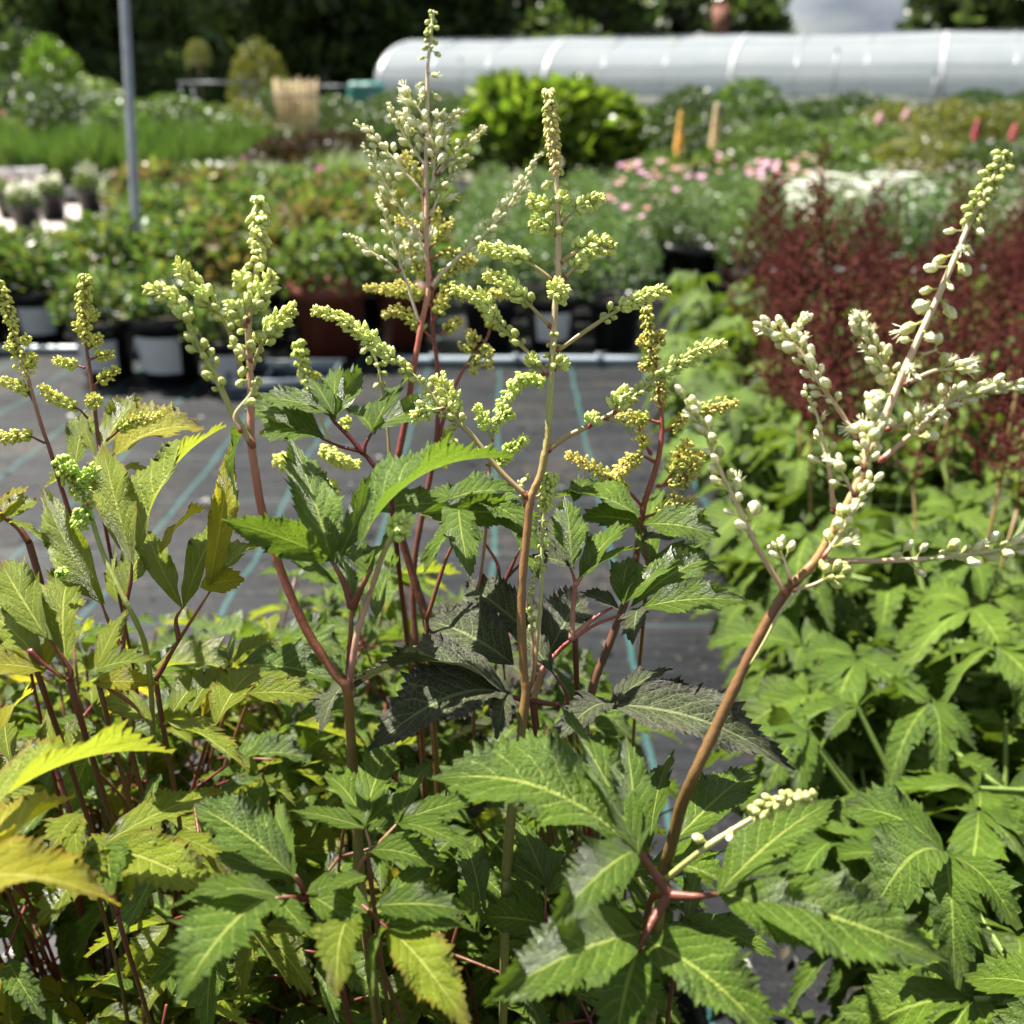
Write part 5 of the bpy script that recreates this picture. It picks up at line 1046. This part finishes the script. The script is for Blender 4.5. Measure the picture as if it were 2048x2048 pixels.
# I4 dark-stemmed spikes just behind
st, pa = fstem(B1, rc, [(846, 330, .66), (848, 417, .66), (858, 520, .66), (864, 598), (867, 668), (875, 741), (875, 849), (864, 933), (845, 1030), (831, 1108), (826, 1200), (836, 1330)], .655, .0009, .0022, [(.3, .2, .08), (.34, .07, .06), (.26, .04, .04), (.17, .025, .03), (.12, .02, .025), (.10, .02, .02)])
down(B1, rc, (836, 1330), .655, .002, DRED)
G2 = dict(bead=.00125, c0=(.32, .36, .07), c1=(.50, .46, .14), col=[(.36, .07, .06), PINK, TAN], lump=.35)
for q, rd in (([(862, 520), (890, 505), (920, 512), (952, 524)], .0036), ([(862, 560), (890, 545), (920, 535), (950, 520)], .0034), ([(866, 615), (831, 590), (780, 580), (730, 576)], .0036), ([(858, 600), (820, 575), (790, 565)], .0033),
              ([(868, 680), (824, 640), (800, 620), (766, 632)], .0038), ([(870, 600), (900, 575), (935, 590), (965, 602)], .0046), ([(868, 640), (882, 610), (890, 580)], .0044), ([(882, 668), (905, 650), (922, 636)], .0038), ([(930, 595), (985, 588), (1036, 592)], .0034),
              ([(850, 400), (835, 350), (815, 320), (808, 306)], .0034), ([(852, 470), (825, 450), (790, 440)], .0034), ([(857, 500), (880, 470), (905, 438)], .0036), ([(856, 450), (868, 430), (880, 420)], .0030), ([(868, 560), (840, 545), (812, 480)], .0034)):
    branch(st, rc, q, .65, 'tight', r, r0=.0009, s0=.22, rad=rd, **G2)
st2, _ = fstem(B1, rc, [(985, 610), (976, 672), (940, 719), (915, 762), (890, 830), (872, 900)], .655, .0007, .0014, [TAN, (.4, .1, .09), (.3, .05, .05), DRED])
for q, rd in (([(976, 672), (985, 640), (970, 612), (950, 600)], .005), ([(950, 705), (930, 690), (925, 700)], .004), ([(955, 700), (950, 735), (945, 748)], .0035), ([(962, 690), (975, 700), (985, 712)], .0035), ([(965, 680), (978, 728), (982, 738)], .003), ([(955, 690), (945, 670), (935, 660)], .0035)):
    branch(st2, rc, q, .65, 'tight', r, r0=.0006, s0=.2, rad=rd, **G2)
# I9, I10, I11 thin green sprays
st, pa = fstem(B1, rc, [(1088, 766), (1060, 756), (1041, 762), (1025, 780), (1012, 798), (996, 835), (987, 867), (980, 920), (976, 990), (970, 1080), (955, 1200)], .58, .0006, .0010, [(.36, .44, .12), (.38, .44, .14), (.36, .40, .14), ROSE, PINK])
mb = MB(); tight_cluster(mb, pa, 0, .33, .0040, .0015, (.36, .46, .10), (.46, .52, .14), r, .35); mb.build('flower_branch', M['bud'], st)
for q in ([(985, 880), (972, 855), (960, 825), (952, 812)], [(982, 915), (968, 900), (962, 905)], [(985, 922), (1010, 905), (1030, 892), (1055, 876)], [(990, 850), (1010, 832), (1028, 826)], [(975, 930), (1000, 925), (1020, 905)]):
    branch(st, rc, q, .578, 'tight', r, r0=.0007, s0=.35, rad=.0036, bead=.0015, c0=(.36, .46, .1), c1=(.46, .52, .14), col=[GST, GST])
st, pa = fstem(B1, rc, [(735, 690), (748, 712), (755, 730), (762, 759), (773, 831), (778, 900), (781, 976)], .60, .0007, .0010, [(.40, .42, .2), PALE, (.40, .34, .14), (.36, .28, .10), PINK])
open_buds(st, rc, pa, 0, .3, .0095, 'green', r, per=2, spacing=.006)
st, pa = fstem(B1, rc, [(594, 683), (603, 718), (612, 751), (630, 806), (650, 860), (690, 940)], .66, .0006, .001, [(.36, .42, .1), GST, PALE])
mb = MB(); tight_cluster(mb, pa, 0, .5, .0042, .0016, (.36, .44, .09), (.5, .5, .12), r, .4); mb.build('flower_branch', M['bud'], st)
branch(st, rc, [(612, 760), (628, 755), (634, 745)], .66, 'tight', r, s0=.1, rad=.0034, bead=.0015)
for q, dd in (([(640, 900), (690, 925), (720, 930)], .64), ([(660, 960), (665, 990), (668, 1010)], .64), ([(590, 925), (545, 920)], .66), ([(700, 850), (680, 845)], .63), ([(890, 860), (893, 900), (880, 930)], .66), ([(905, 880), (885, 935)], .67)):
    mb = MB(); pth = path_of(rc, q, dd); tight_cluster(mb, pth, 0, 1, .0048, .0016, (.36, .42, .09), (.48, .5, .12), r, .3); mb.build('flower_branch', M['bud'], st)
# I5 right tight dark spikes
d = .60
st, pa = fstem(Bb, rd_, [(1293, 613), (1300, 680), (1313, 745), (1320, 800), (1324, 853), (1320, 900), (1309, 945), (1288, 1010), (1278, 1070), (1270, 1130), (1255, 1190), (1237, 1240), (1210, 1310), (1190, 1360), (1170, 1440)], d, .0010, .0027, [(.2, .12, .04), (.22, .06, .05), (.27, .035, .04), (.26, .03, .035), (.18, .02, .03), (.12, .02, .02), (.10, .02, .02), (.10, .02, .02)])
down(Bb, rd_, (1170, 1440), d, .0024, DRED)
G3 = dict(bead=.00125, c0=(.30, .33, .06), c1=(.46, .40, .10), col=[(.3, .05, .05), (.3, .12, .06)], lump=.5)
mb = MB(); tight_cluster(mb, pa, 0, .18, .0036, .0013, (.28, .30, .05), (.42, .36, .09), r, .4); tight_cluster(mb, pa, .16, .24, .0046, .0012, (.3, .30, .05), (.38, .28, .08), r, .3, .6); mb.build('flower_branch', M['bud'], st)
for q, rd in (([(1306, 700), (1290, 690), (1278, 676)], .0032), ([(1308, 690), (1322, 676), (1318, 660)], .0030), ([(1310, 720), (1296, 730), (1284, 742)], .0036), ([(1318, 780), (1330, 790), (1322, 800)], .0032),
              ([(1316, 845), (1290, 838), (1262, 836), (1232, 834)], .0036), ([(1300, 905), (1285, 880), (1278, 850)], .0034), ([(1306, 922), (1280, 912), (1250, 930), (1228, 960)], .0044),
              ([(1284, 1012), (1244, 969), (1222, 958), (1190, 940), (1162, 922), (1134, 910)], .0038), ([(1327, 862), (1350, 855), (1363, 840), (1372, 828)], .0036), ([(1360, 838), (1400, 822), (1440, 812), (1473, 806)], .0038),
              ([(1318, 972), (1345, 968), (1367, 960), (1395, 950)], .0036), ([(1330, 968), (1345, 945), (1360, 915), (1378, 880)], .0046), ([(1360, 960), (1385, 930), (1402, 905)], .0044), ([(1290, 1035), (1330, 1020), (1370, 1005), (1390, 998)], .0034), ([(1330, 1020), (1345, 1000), (1350, 985)], .0034)):
    branch(st, rd_, q, d, 'tight', r, r0=.0011, s0=.25, rad=rd, **G3)
# back plant leaves
petiole_leaf(B1, rc, [[(781, 985), (760, 950), (726, 907), (680, 893), (640, 875)], [(726, 907), (732, 885), (750, 857)], [(726, 907), (700, 875), (668, 843), (658, 828)]], [
    (672, 838, 675, 741, 56), (665, 825, 623, 760, 50), (676, 826, 722, 744, 46, dict(roll=10)), (660, 828, 508, 800, 46, dict(bend=.12, roll=-20)), (640, 876, 492, 826, 60, dict(roll=25, bend=.15)), (640, 874, 520, 870, 52, dict(roll=-15, bend=.15)),
    (505, 850, 476, 1012, 50, dict(roll=40, d=.57)), (745, 866, 692, 816, 52, dict(roll=30)), (748, 857, 824, 753, 62, dict(roll=-12)), (752, 856, 905, 810, 60, dict(bend=.25, roll=35)), (750, 858, 780, 790, 30), (660, 832, 560, 780, 40)], 'green', .58, r=.0017, col=[DRED, DRED, RED])
petiole_leaf(B1, rc, [[(853, 1240), (900, 1100), (940, 1060)], [(950, 1340, .64), (953, 1235, .63), (960, 1150, .62)]], [
    (846, 1030, 1080, 1034, 54, dict(roll=30, bend=.12, m='green')), (918, 1014, 940, 1157, 74, dict(roll=10, m='green')), (911, 1056, 850, 1148, 60), (900, 1000, 1040, 985, 60, dict(roll=-10)), (760, 1020, 905, 1010, 70, dict(d=.6)), (940, 1000, 1060, 1060, 54), (1000, 1030, 1085, 1110, 50), (930, 1010, 860, 985, 50)], 'green', .56, r=.0013)
petiole_leaf(B1, rc, [[(998, 1190, .6), (995, 1130, .6), (969, 1085, .6)], [(998, 1190, .6), (1020, 1140, .6), (1041, 1096, .6)], [(1000, 1190, .6), (1010, 1160, .6), (1050, 1120, .6)], [(998, 1190, .6), (1000, 1260, .62), (1010, 1360, .64)]], [(965, 1080, 900, 1050, 50), (1041, 1100, 1060, 1010, 40), (1045, 1098, 1120, 1080, 40), (1060, 1115, 1080, 1160, 30)], 'green', .6, r=.0017, col=[RED, DRED, DRED])
petiole_leaf(Bb, rd_, [[(1067, 1400, .55), (1085, 1340, .54), (1115, 1305, .54), (1143, 1280, .53), (1190, 1250, .53), (1241, 1230, .53)], [(1143, 1280, .53), (1146, 1220, .53), (1150, 1168, .53), (1140, 1132, .53)], [(1150, 1170, .53), (1166, 1150, .53)], [(1150, 1270, .53), (1190, 1235, .53), (1225, 1215, .53)]], [
    (1248, 1204, 1262, 1118, 58), (1251, 1204, 1352, 1126, 76, dict(roll=-10)), (1268, 1210, 1418, 1118, 66, dict(d=.535)), (1285, 1217, 1500, 1204, 66, dict(bend=.12, dt=.52, roll=10)), (1275, 1222, 1268, 1290, 62, dict(roll=20, m='bronze')), (1230, 1217, 1160, 1186, 36, dict(m='bronze')),
    (1164, 1154, 1262, 1050, 62), (1168, 1150, 1275, 1098, 38), (1143, 1128, 1132, 996, 74, dict(roll=10, dt=.55)), (1139, 1132, 1090, 1040, 40, dict(m='bronze')), (1146, 1117, 1172, 1055, 34), (1140, 1135, 1065, 1114, 40, dict(m='bronze'))], 'green', .53, r=.0017, col=[ROSE, (.36, .1, .09), (.30, .05, .05)])
petiole_leaf(Bb, rd_, [[(1296, 1135, .58), (1290, 1100, .58), (1275, 1040, .58)]], [
    (1299, 1135, 1313, 982, 74), (1273, 1032, 1112, 996, 74, dict(bend=.14, roll=20)), (1273, 1045, 1162, 1036, 60), (1310, 1120, 1436, 1140, 60), (1150, 1000, 1178, 960, 44), (1290, 1080, 1400, 1050, 60, dict(m='bronze')), (1290, 1050, 1440, 1075, 50)], 'green', .58, r=.0013, col=[DRED, RED])
petiole_leaf(Bb, rd_, [[(1063, 1402), (1121, 1410), (1222, 1415), (1258, 1415)], [(1045, 1400), (1012, 1390), (960, 1372)], [(1137, 1408), (1130, 1380), (1105, 1345)]], [
    (1059, 1268, 934, 1170, 100, dict(d=.55)), (1020, 1326, 858, 1242, 130, dict(d=.54, roll=-10)), (1096, 1315, 1170, 1195, 96, dict(d=.56)), (1005, 1386, 700, 1385, 96, dict(bend=.22, roll=15)), (720, 1350, 645, 1462, 46, dict(roll=30)),
    (1008, 1388, 742, 1500, 128, dict(bend=.16)), (1012, 1388, 992, 1478, 54), (1222, 1413, 1584, 1540, 118, dict(bend=.16, dt=.49, a=.85)), (1220, 1413, 1104, 1498, 72, dict(bend=.2)), (1225, 1410, 1345, 1340, 56),
    (1235, 1408, 1420, 1400, 60, dict(d=.55)), (1100, 1340, 1030, 1260, 60), (960, 1372, 860, 1330, 60)], 'bronze', .51, r=.0014, col=[DRED, DRED, RED])

# --- the leaves that fill each clump, kept below the sight lines to the fabric
def clear(p):
    x, y, dd = proj(p)
    lim = np.interp(x, [-200, 250, 480, 560, 640, 900, 1100, 1250, 1350, 1440, 1500], [1090, 1100, 1160, 1080, 1040, 1060, 1100, 1240, 1400, 1560, 1900])
    if x > 1430 and y < 2100: return False
    return y > lim
def fill_plant(o, root, n, hmin, hmax, spread, size, mats, r, scol=(DRED, RED), occ=1):
    k = 0; tries = 0
    while k < n and tries < n * 40:
        tries += 1; a = r.uniform(0, 6.283); q = math.sqrt(r.random()) * spread; hh = r.uniform(hmin, hmax) - q * .25
        tip = root + np.array((math.cos(a) * q, math.sin(a) * q, hh)); base = root + np.array((math.cos(a) * .02, math.sin(a) * .02, .12))
        pad = size * 1.1
        if not (clear(tip + np.array((0, 0, pad * .6))) and clear(tip + np.array((pad, 0, 0))) and clear(tip + np.array((-pad, 0, 0)))): continue
        if proj(tip)[2] < .50 + r.random() * .05: continue
        fill_leaf(o, root, base, tip, size * r.uniform(.8, 1.2), mats, r, scol); k += 1
rr = random.Random(77)
GL = ['green', 'green', 'green', 'lime']; LL = ['lime', 'lime', 'green', 'gold']
fill_plant(F1, r1, 10, .25, .48, .13, .055, GL, rr)
fill_plant(F2, r2, 11, .22, .46, .13, .055, GL, rr)
fill_plant(F3, r3, 8, .2, .44, .12, .055, GL, rr)
fill_plant(A1, ra, 44, .36, .66, .18, .055, ['lime', 'green', 'lime', 'green', 'gold'], rr)
fill_plant(A2, rb_, 20, .25, .49, .14, .055, ['lime', 'green', 'green'], rr)
fill_plant(B1, rc, 24, .24, .54, .18, .055, ['green', 'green', 'bronze'], rr)
fill_plant(Bb, rd_, 16, .2, .48, .15, .055, ['green', 'bronze', 'green'], rr)
for (x, y, lab, mats, hm, n) in ((-.42, .62, 'leafy green astilbe without flowers behind the red edged plant at the left edge', ['lime', 'green'], .64, 30), (-.25, .68, 'leafy astilbe without flowers between the yellow green clump and the fabric', ['green', 'lime', 'green'], .60, 30),
                        (-.14, .55, 'shaded leafy astilbe behind the pinkish joint of the left stem', ['green', 'green', 'lime'], .56, 26), (-.12, .28, 'low dark green astilbe in shade at the bottom edge, left of centre', ['green'], .36, 12), (.03, .30, 'low dark green astilbe in shade at the bottom edge, centre', ['green'], .36, 12),
                        (-.33, .36, 'low shaded astilbe at the bottom left corner under the golden leaves', ['green', 'lime'], .42, 18), (-.10, .40, 'mid green astilbe beneath the left front sprays', ['green', 'green', 'lime'], .42, 12), (.01, .62, 'green astilbe filling the middle below the bronze leaves', ['green', 'lime', 'green'], .54, 26), (.16, .53, 'short green astilbe beneath the bronze leaf at the fabric gap', ['green'], .34, 10),
                        (-.02, .80, 'farthest green astilbe of the near group, behind the bronze leaves', ['green', 'green', 'bronze'], .60, 30), (-.16, .80, 'back green astilbe between the left stem and the tall red stems', ['green', 'green', 'lime'], .60, 30), (-.36, .78, 'back astilbe at the left showing only leaf tips over the red edged plant', ['lime', 'green'], .60, 22)):
    o, root = plant(x, y, lab); fill_plant(o, root, n, hm * .5, hm, .15, .055, mats, rr)
